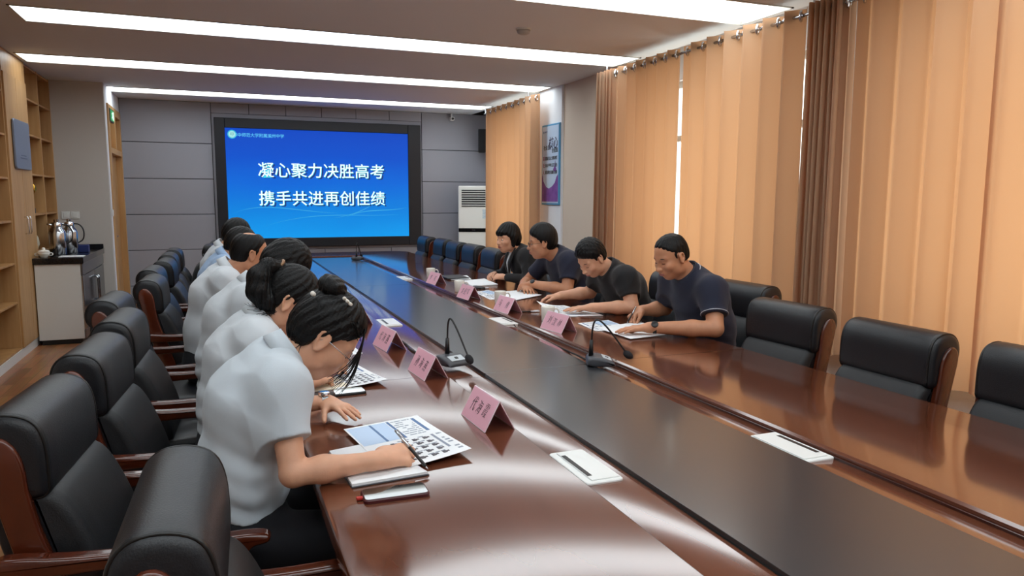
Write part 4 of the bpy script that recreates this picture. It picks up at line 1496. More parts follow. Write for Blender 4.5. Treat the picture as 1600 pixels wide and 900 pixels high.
class Vol:
    def __init__(s):
        s.P = []

    def cap(s, a, b, ra, rb=None, k=.015, flat=None, op='u', cuts=None, kc=0):
        a, b = np.array(a, float), np.array(b, float)
        rb = ra if rb is None else rb
        if flat is None:
            def f(Q):
                ba = b - a
                pa = Q - a
                h = np.clip(pa @ ba / (ba @ ba + 1e-12), 0, 1)
                return np.linalg.norm(pa - h[:, None] * ba, axis=1) - (ra + (rb - ra) * h)
        else:
            n, sc = nrm(flat[0]), flat[1]

            def f(Q):
                q = Q - a
                q = q + n * (q @ n)[:, None] * (1 / sc - 1)
                ba = b - a
                ba = ba + n * (ba @ n) * (1 / sc - 1)
                h = np.clip(q @ ba / (ba @ ba + 1e-12), 0, 1)
                d = np.linalg.norm(q - h[:, None] * ba, axis=1) - (ra + (rb - ra) * h)
                return d * min(1, sc) if sc < 1 else d
        s._add(f, k, op, cuts, kc)
        return s

    def ell(s, c, r, axes=None, k=.015, op='u', cuts=None, kc=0):
        c, r = np.array(c, float), np.array(r, float)
        M = np.eye(3) if axes is None else np.array([nrm(x) for x in axes])

        def f(Q):
            q = (Q - c) @ M.T
            k0 = np.linalg.norm(q / r, axis=1)
            k1 = np.linalg.norm(q / (r * r), axis=1)
            return np.where(k0 < 1e-6, -r.min(), k0 * (k0 - 1) / np.maximum(k1, 1e-9))
        s._add(f, k, op, cuts, kc)
        return s

    def _add(s, f, k, op, cuts, kc=0):
        if cuts:
            cc = [(np.array(p, float), nrm(n)) for p, n in cuts]

            def g(Q):
                d = f(Q)
                for p, n in cc:
                    e = (Q - p) @ n
                    if kc:
                        t = np.clip(.5 - .5 * (e - d) / kc, 0, 1)
                        d = e * (1 - t) + d * t + kc * t * (1 - t)
                    else:
                        d = np.maximum(d, e)
                return d
            s.P.append((g, k, op))
        else:
            s.P.append((f, k, op))

    def mesh(s, h, lo, hi, disp=None, margin=.02):
        """surface nets on a sparse block grid"""
        lo = np.array(lo, float); hi = np.array(hi, float)
        B = 12
        nb = np.ceil((hi - lo) / (h * B)).astype(int)
        n = nb * B + 1
        F = np.full(tuple(n), .1, np.float32)
        R = B * h * .8661
        ii = np.stack(np.meshgrid(*[np.arange(x) for x in nb], indexing='ij'), -1).reshape(-1, 3)
        cen = lo + (ii + .5) * B * h
        D = np.stack([p[0](cen) for p in s.P])
        isu = np.array([p[2] == 'u' for p in s.P])
        kk = np.array([p[1] for p in s.P])
        dmin = D[isu].min(0)
        keep = np.abs(dmin) < R * 1.6 + margin + .02
        inside = dmin <= -(R * 1.6 + margin + .02)
        off = np.stack(np.meshgrid(*[np.arange(B + 1)] * 3, indexing='ij'), -1).reshape(-1, 3)
        for b in np.nonzero(inside)[0]:
            i, j, k = ii[b] * B
            F[i:i + B + 1, j:j + B + 1, k:k + B + 1] = -.1
        for b in np.nonzero(keep)[0]:
            i0 = ii[b] * B
            Q = lo + (off + i0) * h
            d = None
            for pi, (f, k, op) in enumerate(s.P):
                if op == 'u' and D[pi, b] > dmin[b] + 3.2 * R + k: continue
                if op != 'u' and D[pi, b] > R * 1.8 + k: continue
                v = f(Q)
                if op == 'u':
                    if d is None: d = v
                    elif k <= 0: d = np.minimum(d, v)
                    else:
                        t = np.clip(.5 + .5 * (d - v) / k, 0, 1)
                        d = d * (1 - t) + v * t - k * t * (1 - t)
                elif op == 's' and d is not None:
                    k_ = max(k, 1e-4)
                    t = np.clip(.5 - .5 * (d + v) / k_, 0, 1)
                    d = d * (1 - t) - v * t + k_ * t * (1 - t)
            if d is None: continue
            if disp is not None: d = d + disp(Q)
            i, j, k = i0
            F[i:i + B + 1, j:j + B + 1, k:k + B + 1] = d.reshape(B + 1, B + 1, B + 1)
        F[0], F[-1], F[:, 0], F[:, -1], F[:, :, 0], F[:, :, -1] = [.1] * 6
        S = F < 0
        c = [(0, 0, 0), (1, 0, 0), (0, 1, 0), (1, 1, 0), (0, 0, 1), (1, 0, 1), (0, 1, 1), (1, 1, 1)]
        sl = lambda A, o: A[o[0]:A.shape[0] - 1 + o[0], o[1]:A.shape[1] - 1 + o[1], o[2]:A.shape[2] - 1 + o[2]]
        cnt = sum(sl(S, o).astype(np.int8) for o in c)
        act = (cnt > 0) & (cnt < 8)
        idx = np.argwhere(act)
        vals = np.stack([sl(F, o)[act] for o in c], 1)
        acc = np.zeros((len(idx), 3)); m = np.zeros(len(idx))
        ca = np.array(c, float)
        for a in range(8):
            for b in range(a + 1, 8):
                if np.abs(ca[a] - ca[b]).sum() != 1: continue
                va, vb = vals[:, a], vals[:, b]
                x = (va < 0) != (vb < 0)
                t = np.where(x, va / np.where(x, va - vb, 1), 0)
                p = ca[a] + (ca[b] - ca[a]) * t[:, None]
                acc += np.where(x[:, None], p, 0); m += x
        verts = lo + (idx + acc / m[:, None]) * h
        vid = np.full(act.shape, -1, np.int32)
        vid[act] = np.arange(len(idx))
        faces = []
        for ax in range(3):
            s1 = [slice(None)] * 3; s2 = [slice(None)] * 3
            s1[ax] = slice(0, -1); s2[ax] = slice(1, None)
            A, Bm = S[tuple(s1)], S[tuple(s2)]
            e = A != Bm
            p = np.argwhere(e)
            o = [x for x in range(3) if x != ax]
            ok = (p[:, o[0]] > 0) & (p[:, o[1]] > 0) & (p[:, o[0]] < act.shape[o[0]]) & (p[:, o[1]] < act.shape[o[1]])
            p = p[ok]
            q = []
            for (da, db) in ((1, 1), (0, 1), (0, 0), (1, 0)):
                r = p.copy(); r[:, o[0]] -= da; r[:, o[1]] -= db
                q.append(vid[r[:, 0], r[:, 1], r[:, 2]])
            q = np.stack(q, 1)
            fl = A[tuple(p.T)]
            if ax == 1: fl = ~fl
            q[~fl] = q[~fl][:, ::-1]
            faces.append(q)
        faces = np.concatenate(faces)
        faces = faces[(faces >= 0).all(1)]
        return verts, faces


def vol_obj(name, vol, h, lo, hi, m, parent=None, disp=None, matfn=None, smooth_it=1):
    v, f = vol.mesh(h, lo, hi, disp)
    org = np.array(parent.location) if parent else np.zeros(3)
    # light relaxation keeps the grid steps out of the shading
    for _ in range(smooth_it):
        acc = np.zeros_like(v); cn = np.zeros(len(v))
        for a in range(4):
            for b in ((a + 1) % 4, (a - 1) % 4):
                np.add.at(acc, f[:, a], v[f[:, b]]); np.add.at(cn, f[:, a], 1)
        ok = cn > 0
        v[ok] = v[ok] * .5 + .5 * acc[ok] / cn[ok][:, None]
    v = v - org
    me = bpy.data.meshes.new(name)
    me.vertices.add(len(v)); me.vertices.foreach_set('co', v.astype(np.float32).ravel())
    me.loops.add(f.size); me.loops.foreach_set('vertex_index', f.astype(np.int32).ravel())
    me.polygons.add(len(f)); me.polygons.foreach_set('loop_start', np.arange(0, f.size, 4, dtype=np.int32))
    me.update(calc_edges=True)
    o = me_obj(name, me, m, parent)
    if matfn is not None:
        cc = v[f].mean(1) + org
        me.polygons.foreach_set('material_index', matfn(cc).astype(np.int32))
    return o


def frame_from(f, up=(0, 0, 1), roll=0.0):
    """forward, right, up of a head or hand"""
    f = nrm(f)
    r = nrm(np.cross(f, up))
    u = np.cross(r, f)
    if roll:
        c, s_ = math.cos(roll), math.sin(roll)
        r, u = r * c + u * s_, u * c - r * s_
    return f, r, u


def hand(vol, wrist, d, nback, thumb_side, curls=(.35, .35, .3), spread=.12, thumb=(.7, .2), sc=1.0, fingers=None, base_r=.0245):
    """five fingers on a palm. d: towards the fingers, nback: out of the back of the hand, thumb_side: unit vector"""
    d = nrm(d)
    n = nrm(np.array(nback, float) - d * np.dot(nback, d))
    s = nrm(np.cross(d, n))
    if np.dot(s, thumb_side) < 0: s = -s
    w = np.array(wrist, float)
    P = lambda a, b, c: w + d * a * sc + s * b * sc + n * c * sc
    vol.cap(P(-.012, 0, 0), P(.02, 0, 0), base_r * sc, .024 * sc, k=.02, flat=(n, .78))
    vol.cap(P(.028, .016, 0), P(.082, .024, .001), .0165 * sc, .0145 * sc, k=.016, flat=(n, .85))
    vol.cap(P(.028, -.014, 0), P(.078, -.026, -.001), .0165 * sc, .0135 * sc, k=.016, flat=(n, .85))
    vol.cap(P(.03, 0, .001), P(.084, 0, .003), .0165 * sc, .0145 * sc, k=.014, flat=(n, .85))
    vol.ell(P(.035, .028, -.008), V3(.026, .016, .014) * sc, (d, s, n), k=.015)
    tips = []
    Ls = ((.042, .026, .021), (.046, .029, .022), (.042, .027, .021), (.033, .020, .018))
    bs = (.0285, .0095, -.0105, -.029)
    ba = (.083, .088, .084, .075)
    for i in range(4):
        cu = curls if fingers is None else fingers[i]
        a = spread * (1.5 - i) / 1.5
        dd = nrm(d * math.cos(a) + s * math.sin(a))
        nn = n
        p = P(ba[i] - .006, bs[i], .002)
        r = (.0089, .0092, .0087, .0077)[i] * sc
        ang = 0
        for j in range(3):
            ang += cu[j]
            v = dd * math.cos(ang) - nn * math.sin(ang)
            q = p + v * Ls[i][j] * sc
            r2 = r * (.93 if j < 2 else .80)
            vol.cap(p, q, r, r2, k=.0045 if j else .007)
            p, r = q, r2
        tips.append(p)
    # thumb leaves the side of the palm near its base
    a1, a2 = thumb
    t0 = P(.022, .026, -.006)
    v = nrm(d * math.cos(a1) + s * math.sin(a1) - n * .25)
    t1 = t0 + v * .042 * sc
    v2 = nrm(d * math.cos(a1 - a2) + s * math.sin(a1 - a2) - n * (.3 + a2 * .3))
    t2 = t1 + v2 * .030 * sc
    v3 = nrm(v2 + d * a2 * .5 - n * .15)
    t3 = t2 + v3 * .022 * sc
    vol.cap(t0, t1, .0135 * sc, .0108 * sc, k=.014)
    vol.cap(t1, t2, .0108 * sc, .0095 * sc, k=.004)
    vol.cap(t2, t3, .0096 * sc, .0078 * sc, k=.004)
    tips.append(t3)
    return tips


def head_vol(vol, o, fr, s=1.0, jaw=1.0, female=False):
    f, r, u = fr
    P = lambda a, b, c: o + f * a * s + r * b * s + u * c * s
    ax = (f, r, u)
    vol.ell(P(-.012, 0, .035), V3(.096, .077, .086) * s, ax, k=.02)
    vol.ell(P(.024, 0, -.030), V3(.066, .060 * jaw, .080) * s, ax, k=.03)
    vol.ell(P(.050, 0, -.092), V3(.026, .026 * jaw, .020) * s, ax, k=.03)
    for q in (-1, 1):
        vol.ell(P(.006, q * .050 * jaw, -.062), V3(.030, .014, .026) * s, ax, k=.03)
        vol.ell(P(.060, q * .040, -.022), V3(.026, .024, .022) * s, ax, k=.025)
        vol.cap(P(.074, q * .012, .024), P(.066, q * .046, .026), .011 * s, .009 * s, k=.016)
        vol.ell(P(.090, q * .033, .006), V3(.016, .018, .012) * s, ax, k=.012, op='s')
        vol.ell(P(.068, q * .032, .004), V3(.0145, .0155, .0125) * s, ax, k=.004)
        # ears
        e = P(-.010, q * .079, -.004)
        ex = (nrm(f * .95 - u * .2), nrm(r * q + f * -.35), nrm(u + f * -.15))
        vol.ell(e, V3(.016, .0050, .027) * s, ex, k=.006)
        vol.ell(P(-.006, q * .075, -.022), V3(.010, .009, .012) * s, ax, k=.008)
        eb = e + ex[1] * .005 * s
        last = None
        for t_ in range(11):
            an = math.radians(-62 + t_ * 30)
            pt = eb + ex[0] * math.cos(an) * .0155 * s * (1 if t_ > 1 else .9) + ex[2] * (math.sin(an) * .0265 + .001) * s
            if last is not None: vol.cap(last, pt, .0040 * s, .0038 * s, k=.005)
            last = pt
        vol.ell(eb + ex[0] * .001 * s - ex[2] * .027 * s, V3(.0075, .0045, .009) * s, ex, k=.006)
        vol.ell(P(.098, q * .013, -.030), V3(.010, .0085, .008) * s, ax, k=.007)
    vol.cap(P(.082, 0, .014), P(.104, 0, -.024), .0075 * s, .0105 * s, k=.012)
    vol.ell(P(.106, 0, -.028), V3(.0115, .0115, .010) * s, ax, k=.008)
    vol.ell(P(.082, 0, -.056), V3(.016, .028, .018) * s, ax, k=.02)
    vol.ell(P(.0955, 0, -.0545), V3(.008, .021, .0048) * s, ax, k=.004)
    vol.ell(P(.094, 0, -.0655), V3(.008, .019, .0058) * s, ax, k=.004)


def sag(p):
    return p


def person(label, y, side, pelvis, waist, chest, neck, head, fdir, shirt_m, skin_m, arms, h=.0045, female=False, head_s=1.0, sleeve=.6, sleeve_r=.062,
           bulk=1.0, hair=None, collar=True, yaw=0.0, long_sleeve=False, legs=True, shirt_name='shirt', group=None, roll=0.0, gender_w=1.0, belly=0.0, trim=None):
    """joints are (x, z) in the sagittal plane y; arms: dict R/L with shoulder, elbow, wrist, hand params (world xyz)"""
    sx = side
    base = V3(pelvis[0], y, 0)
    root = thing('person', label, 'person', tuple(base), 0, group)
    J = lambda p: V3(p[0], y, p[1])
    pe, wa, chs, nk, hd = J(pelvis), J(waist), J(chest), J(neck), V3(head[0], head[2] if len(head) > 2 else y, head[1])
    lat = V3(math.sin(yaw) * -sx * 0 + 0, 1, 0)
    fr = frame_from(fdir, roll=roll)
    f_, r_, u_ = fr
    sw = (.150 if female else .172) * bulk
    F = V3(sx, 0, 0)
    up_t = nrm(nk - chs)
    S = {}
    for q, key in ((-1, 'near'), (1, 'far')):
        a = arms[key]
        sh = a.get('shoulder')
        if sh is None:
            sh = nk + V3(0, q * sw, 0) - up_t * .055 + nrm(np.cross(V3(0, 1, 0), up_t)) * 0
            sh = sh + V3(sx * .012, 0, 0) + np.array(a.get('dsh', (0, 0, 0)), float)
        S[key] = (np.array(sh, float), np.array(a['elbow'], float), np.array(a['wrist'], float))
    # ---- body (skin): one continuous mesh
    v = Vol()
    bk = bulk
    v.cap(pe, wa, .105 * bk, .098 * bk, k=.04, flat=((0, 1, 0), 1.42))
    v.cap(wa, chs, .095 * bk, .108 * bk, k=.05, flat=((0, 1, 0), 1.38))
    v.cap(chs, nk - up_t * .05, .104 * bk, .070 * bk, k=.05, flat=((0, 1, 0), 1.45))
    nkd = hd - f_ * .022 - u_ * .055
    nr = (.050 if female else .061)
    v.cap(nk - up_t * .03, nkd, nr * 1.08, nr * .96, k=.03)
    head_vol(v, hd, fr, head_s, .92 if female else 1.06, female)
    ra = (.040 if female else .050) * (bulk ** .5)
    for key in S:
        sh, el, wr = S[key]
        v.cap(sh, el, ra * 1.08, ra * .84, k=.03)
        v.cap(el, el + (wr - el) * .35, ra * .84, ra * .86, k=.012)
        v.cap(el + (wr - el) * .35, wr, ra * .86, ra * .56, k=.02)
        hp = dict(arms[key]['hand'])
        hand(v, wr, hp.pop('d'), hp.pop('n'), hp.pop('t'), base_r=ra * .56, sc=(.93 if female else 1.03) * hp.pop('sc', 1), **hp)
    allp = np.array([pe, nk, hd] + [q for k in S.values() for q in k])
    lo = allp.min(0) - V3(.24, .24, .20); hi = allp.max(0) + V3(.24, .24, .20)
    lo[2] = max(lo[2], .43)
    lp = [hd + f_ * .097 * head_s - u_ * .060 * head_s]

    def mf(c):
        q = (c - lp[0])
        a, b, d = q @ f_, q @ r_, q @ u_
        m_ = (np.abs(b) < .0225 * head_s) & (np.abs(d) < .0105 * head_s * (1 - (b / .026) ** 2 * .7)) & (a > -.012)
        return m_.astype(int)
    ob_ = vol_obj('body', v, h, lo, hi, [skin_m, M_LIP], root, matfn=mf)
    # ---- shirt
    g = Vol()
    hem = pe + (wa - pe) * .38
    t = .016
    g.cap(pe, wa, (.105 + belly) * bk + t, (.100 + belly) * bk + t, k=.05, flat=((0, 1, 0), 1.42), cuts=[(hem, -(wa - pe))])
    g.cap(wa, chs, (.098 + belly * .6) * bk + t, .110 * bk + t, k=.06, flat=((0, 1, 0), 1.40))
    g.cap(chs, nk - up_t * .05, .106 * bk + t, .070 * bk + t, k=.06, flat=((0, 1, 0), 1.47))
    nd = nrm(nkd - nk)
    g.cap(nk - up_t * .05, nk + nd * .03, nr + .030, nr + .013, k=.05, cuts=[(nk + nd * .012, nd)])
    for key in S:
        sh, el, wr = S[key]
        g.cap(nk - up_t * .07, sh + nrm(nk - sh) * .02, .042, .054, k=.06)
        g.cap(chs + (sh - chs) * .25, sh, .080, .056, k=.06)
        if long_sleeve:
            g.cap(sh, el, ra * 1.1 + .018, ra * .84 + .014, k=.04)
            e2 = el + (wr - el) * .86
            g.cap(el, wr, ra * .84 + .013, ra * .56 + .013, k=.02, cuts=[(e2, wr - el)])
        else:
            e2 = sh + (el - sh) * sleeve
            g.cap(sh, e2 + (el - sh) * .1, ra * 1.1 + .013, sleeve_r * (bulk ** .5), k=.07, cuts=[(e2, el - sh)])
            nn = nrm(el - sh)
            g.cap(e2 - nn * .012, e2 + nn * .03, sleeve_r * bulk ** .5 + .0015, sleeve_r * bulk ** .5 + .002, k=.001, cuts=[(e2, nn), (e2 - nn * .020, -nn)])
    rnd = random.Random(hash(round(y * 100)) & 255)
    ph = [rnd.uniform(0, 6.28) for _ in range(6)]
    wz, cz = wa, chs

    def folds(Q):
        # soft cloth folds: mostly around the waist and under the shoulders
        w1 = np.exp(-np.sum((Q - (wz + pe) / 2) ** 2, 1) / .030)
        a = Q[:, 2] * 70 + Q[:, 1] * 22 * np.sin(Q[:, 0] * 9 + ph[0]) + Q[:, 0] * 45 * sx + ph[1]
        d = w1 * .0078 * np.sin(Q[:, 2] * 85 + 1.8 * np.sin(Q[:, 1] * 14 + ph[0]) + 1.5 * np.sin(Q[:, 0] * 26 + ph[1])) * (.5 + .5 * np.sin(Q[:, 1] * 19 + Q[:, 0] * 31 + ph[2]))
        w2 = .16 * np.ones(len(Q))
        for key in S:
            sh = S[key][0]
            w2 = w2 + np.exp(-np.sum((Q - sh - V3(0, 0, -.06)) ** 2, 1) / .012)
        b = (Q[:, 2] * 38 + Q[:, 0] * 60 * sx + Q[:, 1] * 16 + ph[3])
        d = d + w2 * .0065 * (np.abs(np.sin(.5 * (b + 1.6 * np.sin(Q[:, 2] * 17 + ph[4]) + 1.1 * np.sin(Q[:, 1] * 31 + ph[5])))) - .6)
        c = Q[:, 2] * 21 - Q[:, 0] * 33 * sx + Q[:, 1] * 40
        return d + .0009 * np.sin(c + 2 * np.sin(b * .35))
    so = vol_obj(shirt_name, g, h * 1.05, lo, hi, shirt_m, root, disp=folds)
    fold_c = None
    # ---- collar
    if collar:
        cdir = nrm(nd + up_t * .4)
        cf = nrm(F - cdir * np.dot(F, cdir))
        cr = np.cross(cf, cdir)
        cc = nk + nd * .006 + cf * .002
        bm = bmesh.new()
        N = 40
        rows = []
        for i in range(N + 1):
            th = -PI * .955 + 2 * PI * .955 * i / N            # 0 = nape
            co, si = math.cos(th), math.sin(th)
            dirv = -cf * co + cr * si
            front = max(0, (abs(th) / PI - .55) / .45)
            r0 = nr + .008
            stand = .034 * (1 - .75 * front)
            drop = .022 + .040 * front ** 1.3
            ell_ = (1 + .10 * abs(si))
            a = cc + dirv * r0 * ell_ * 1.02 - cdir * .012
            b = cc + dirv * (r0 + .004) * ell_ + cdir * stand
            b2 = cc + dirv * (r0 + .010) * ell_ + cdir * (stand + .001)
            c_ = cc + dirv * (r0 + .020 + .016 * front) * ell_ - cdir * drop * .75 + cf * .006 * front
            rows.append([bm.verts.new(Vector(q - base)) for q in (a, b, b2, c_)])
        for p0, p1 in zip(rows, rows[1:]):
            for k in range(3):
                bm.faces.new((p0[k], p1[k], p1[k + 1], p0[k + 1]))
        TR = [(r[3].co * .55 + r[2].co * .45) * 1.0 for r in rows]
        TR = [p.copy() for p in TR]
        co_ = ob('collar', bm, shirt_m, so, smooth=True)
        if trim:
            bm = bmesh.new()
            tube(bm, [p + (p - Vector(cc - base)).normalized() * .002 for p in TR], .0024, 6)
            ob('collar_trim', bm, trim, co_, smooth=True)
        md = co_.modifiers.new('thick', 'SOLIDIFY'); md.thickness = .003; md.offset = 0
    # ---- trousers and shoes
    tv = Vol()
    hw = .095
    sc_ = bk
    tv.cap(pe + V3(0, -.05, 0), pe + V3(0, .05, 0), .122 * sc_, .122 * sc_, k=.05)
    kx = pe[0] + sx * .43
    zk = .53
    for q in (-1, 1):
        hp_ = pe + V3(sx * .02, q * hw, -.02)
        kn = V3(kx, y + q * (hw + .03), zk)
        an = V3(kx + sx * -.02, y + q * (hw + .03), .10)
        tv.cap(hp_, kn, .088 * sc_, .066, k=.04)
        tv.cap(kn, an, .064, .050, k=.02, cuts=[((0, 0, .085), (0, 0, -1))])
    lo2 = V3(min(pe[0], kx) - .2, y - .32, .06); hi2 = V3(max(pe[0], kx) + .2, y + .32, pe[2] + .24)
    tv.cap(pe, pe + (wa - pe) * .9, (.105 + belly) * bk + .010, (.100 + belly) * bk + .008, k=.04, flat=((0, 1, 0), 1.42), cuts=[(pe + (wa - pe) * .46, wa - pe)])

    tr_o = vol_obj('trousers', tv, .009, lo2, hi2, M_TROUSER, root)
    for q in (-1, 1):
        sv = Vol()
        a = V3(kx - sx * .05, y + q * (hw + .03), .035)
        sv.cap(a, a + V3(sx * .19, q * .01, -.004), .040, .034, k=.02, flat=((0, 0, 1), .85))
        sv.cap(a, a + V3(sx * .02, 0, .05), .038, .040, k=.02)
        lo3 = a - V3(.26, .1, .035); hi3 = a + V3(.26, .1, .12)
        vol_obj('shoe', sv, .008, lo3, hi3, M_BLACK, root)
    # ---- hair
    info = dict(root=root, base=base, o=hd, f=f_, r=r_, u=u_, s=head_s, nk=nk, nd=nd, S=S, h=h)
    if hair: hair(info)
    # brows
    P = lambda a, b, c: Vector(hd + f_ * a * head_s + r_ * b * head_s + u_ * c * head_s - base)
    for q in (-1, 1):
        bm = bmesh.new()
        tube(bm, smooth_open([P(.0835, q * .014, .025), P(.0835, q * .030, .031), P(.072, q * .050, .026)], 2), .0026 if not female else .0018, 6)
        ob('eyebrow', bm, M_HAIR, root, smooth=True)
        bm = bmesh.new()
        tube(bm, smooth_open([P(.0805, q * .019, .000), P(.0838, q * .031, -.0015), P(.0795, q * .044, .001)], 2), .0014, 6)
        ob('eyelash', bm, M_HAIR, root, smooth=True)
    return info


M_EYEW = mat('eye_white', 'E8E2DC', .2)
M_IRIS = mat('iris', '1A100C', .1)


def open_eyes(I, gaze=0.0):
    P = lambda a, b, c: Vector(I['o'] + I['f'] * a * I['s'] + I['r'] * b * I['s'] + I['u'] * c * I['s'] - I['base'])
    for q in (-1, 1):
        for nm, rad, a, m_ in (('eye', (.0055, .0115, .0042), .0805, M_EYEW), ('iris', (.004, .0046, .0042), .0835, M_IRIS)):
            bm = bmesh.new()
            bmesh.ops.create_uvsphere(bm, u_segments=14, v_segments=8, radius=1)
            M_ = Matrix((I['f'], I['r'], I['u'])).transposed().to_4x4()
            for v in bm.verts:
                v.co = M_ @ Vector((v.co.x * rad[0], v.co.y * rad[1], v.co.z * rad[2])) + P(a, q * .031, .003)
            ob(nm, bm, m_, I['root'], smooth=True)


def hair_short(length=.012, fringe=.062, side_low=-.02, nape=-.055, top=1.0, balding=False, bob=False, female_hair=False, spiky=.0, m=None, sidev=.4):
    def go(I):
        o, f, r, u, s = I['o'], I['f'], I['r'], I['u'], I['s']
        P = lambda a, b, c: o + f * a * s + r * b * s + u * c * s
        v = Vol()
        L = length
        # hair cap cut by planes: hairline over the forehead, above the ears, at the nape
        hl = nrm(f * 1.0 - u * .75)
        cuts = [(P(fringe, 0, .062), hl)]
        low = nrm(-u * 1.0 + f * .55)
        v.ell(P(-.014, 0, .037), V3(.097 + L * .6, .079 + L * sidev, .087 + L * top) * s, (f, r, u), k=.01,
              cuts=cuts + [(P(0, 0, side_low), low)], kc=.026)
        v.ell(P(-.040, 0, .0), V3(.070 + L * .3, .072 + L * .25, .075) * s, (f, r, u), k=.015, cuts=[(P(-.02, 0, nape), nrm(-u + f * .1)), (P(-.022, 0, 0), f)], kc=.016)
        for q in (-1, 1):
            v.cap(P(.016, q * (.070 + L * .2), .03), P(.012, q * .0715, .004), .008 * s, .004 * s, k=.008)
        if not female_hair:
            for q in (-1, 1):
                v.ell(P(.078, q * .072, .030), V3(.034, .030, .036) * s, (f, r, u), k=.012, op='s')
        if balding:
            v.ell(P(-.045, 0, .135), V3(.060, .055, .032) * s, (f, r, u), k=.012, op='s')
        if bob:
            for q in (-1, 1):
                v.cap(P(-.012, q * .070, .03), P(-.006, q * .074, -.050), .030 * s, .018 * s, k=.02)
            v.cap(P(-.07, 0, .0), P(-.065, 0, -.06), .05 * s, .035 * s, k=.03, flat=(r, 1.5))
            v.cap(P(.070, -.034, .062), P(.074, .034, .062), .022 * s, .022 * s, k=.02)
            v.cap(P(.083, -.026, .045), P(.083, .030, .043), .010 * s, .010 * s, k=.015)

        def d(Q):
            q = Q - o
            a, b, c = q @ f, q @ r, q @ u
            ang = np.arctan2(b, a + .02)
            el = np.arctan2(c - .03, np.hypot(a, b))
            n1 = np.sin(ang * 46 + 3 * np.sin(el * 6)) * (.0011 if female_hair else .0005) + np.sin(ang * 19 + 2 + el * 9) * (.0016 if female_hair else .0009)
            if spiky: n1 = n1 + spiky * np.sin(a * 190 + 1.3 * np.sin(b * 120)) * np.sin(b * 210 + c * 50)
            return n1
        lo = o - V3(.18, .18, .18); hi = o + V3(.18, .18, .20)
        I['hair'] = vol_obj('hair', v, .003 if I['h'] < .004 else .0038, lo, hi, m or M_HAIR, I['root'], disp=d)
    return go


def locks(I, paths, name='hair_strand', m=None, parent=None):
    """each path: (points in head coordinates (f, r, u), start radius, end radius)"""
    bm = bmesh.new()
    for pts, r0, r1 in paths:
        W = [Vector(I['o'] + I['f'] * p[0] + I['r'] * p[1] + I['u'] * p[2] - I['base']) for p in pts]
        W = smooth_open(W, 2)
        n = len(W)
        tube(bm, W, [r0 + (r1 - r0) * i / (n - 1) for i in range(n)], 6)
    return ob(name, bm, m or M_HAIR, parent or I['root'], smooth=True)


def crop_locks(I, n=70, up=.004, ln=.020, sweep=0.0, seed=1, fr=.058, r0=.0022):
    """short locks that break up a man's front hairline and crown"""
    rnd = random.Random(seed)
    paths = []
    for k in range(n):
        a = rnd.uniform(-1.05, 1.05)
        el = rnd.uniform(.62, 1.35)
        c = V3(-.014 + .097 * math.cos(a) * math.cos(el), .079 * math.sin(a) * math.cos(el) * 1.1, .037 + .088 * math.sin(el))
        nn = nrm(c - V3(-.014, 0, .037))
        t = nrm(V3(1, sweep, -.35) - nn * np.dot(V3(1, sweep, -.35), nn))
        p0 = c - t * ln * .5 + nn * .002
        p1 = c + nn * (up + .003)
        p2 = c + t * ln * .5 + nn * up * rnd.uniform(.7, 1.5)
        paths.append(([tuple(p0), tuple(p1), tuple(p2)], r0, .0005))
    locks(I, paths, parent=I['hair'])


def watch(I, key, t, m_band, m_face, r=.030, off=None, nvec=(0, 0, 1), face=True):
    sh, el, wr = I['S'][key]
    ax = nrm(wr - el)
    c = wr - ax * t
    n = nrm(np.array(nvec, float) - ax * np.dot(nvec, ax))
    b = np.cross(ax, n)
    bm = bmesh.new()
    N = 28
    ring = []
    for i in range(N):
        a = 2 * PI * i / N
        p = c + n * math.cos(a) * r * .93 + b * math.sin(a) * r
        dr = nrm(n * math.cos(a) + b * math.sin(a))
        ring.append([bm.verts.new(Vector(p + dr * q + ax * w - I['base'])) for q, w in ((0, -.010), (.003, -.010), (.003, .010), (0, .010))])
    for i in range(N):
        A, B = ring[i], ring[(i + 1) % N]
        for k in range(4):
            bm.faces.new((A[k], A[(k + 1) % 4], B[(k + 1) % 4], B[k]))
    w = ob('watch_band', bm, m_band, I['root'], smooth=False)
    if face:
        bm = bmesh.new()
        cc = c + n * (r * .93 + .001)
        lathe(bm, [(0, 0), (.019, 0), (.020, .003), (.019, .009), (.0165, .0105), (0, .0105)], 24)
        M_ = Matrix.Translation(Vector(cc - I['base'])) @ Matrix((ax, b, n)).transposed().to_4x4()
        for v in bm.verts: v.co = M_ @ v.co
        ob('watch_face', bm, m_face, w, auto=40)
# ------------------------------------------------------------------ people
PEN = ((.55, .7, .35), (.75, .9, .5), (.95, 1.0, .6), (1.05, 1.0, .6))
FLAT = ((.10, .12, .08), (.10, .12, .08), (.12, .12, .08), (.16, .14, .10))
LOOSE = ((.35, .45, .25), (.4, .5, .3), (.45, .5, .3), (.5, .5, .3))
CLASP = ((.5, .8, .4), (.55, .85, .45), (.6, .85, .45), (.6, .8, .4))
rng = random.Random(4)


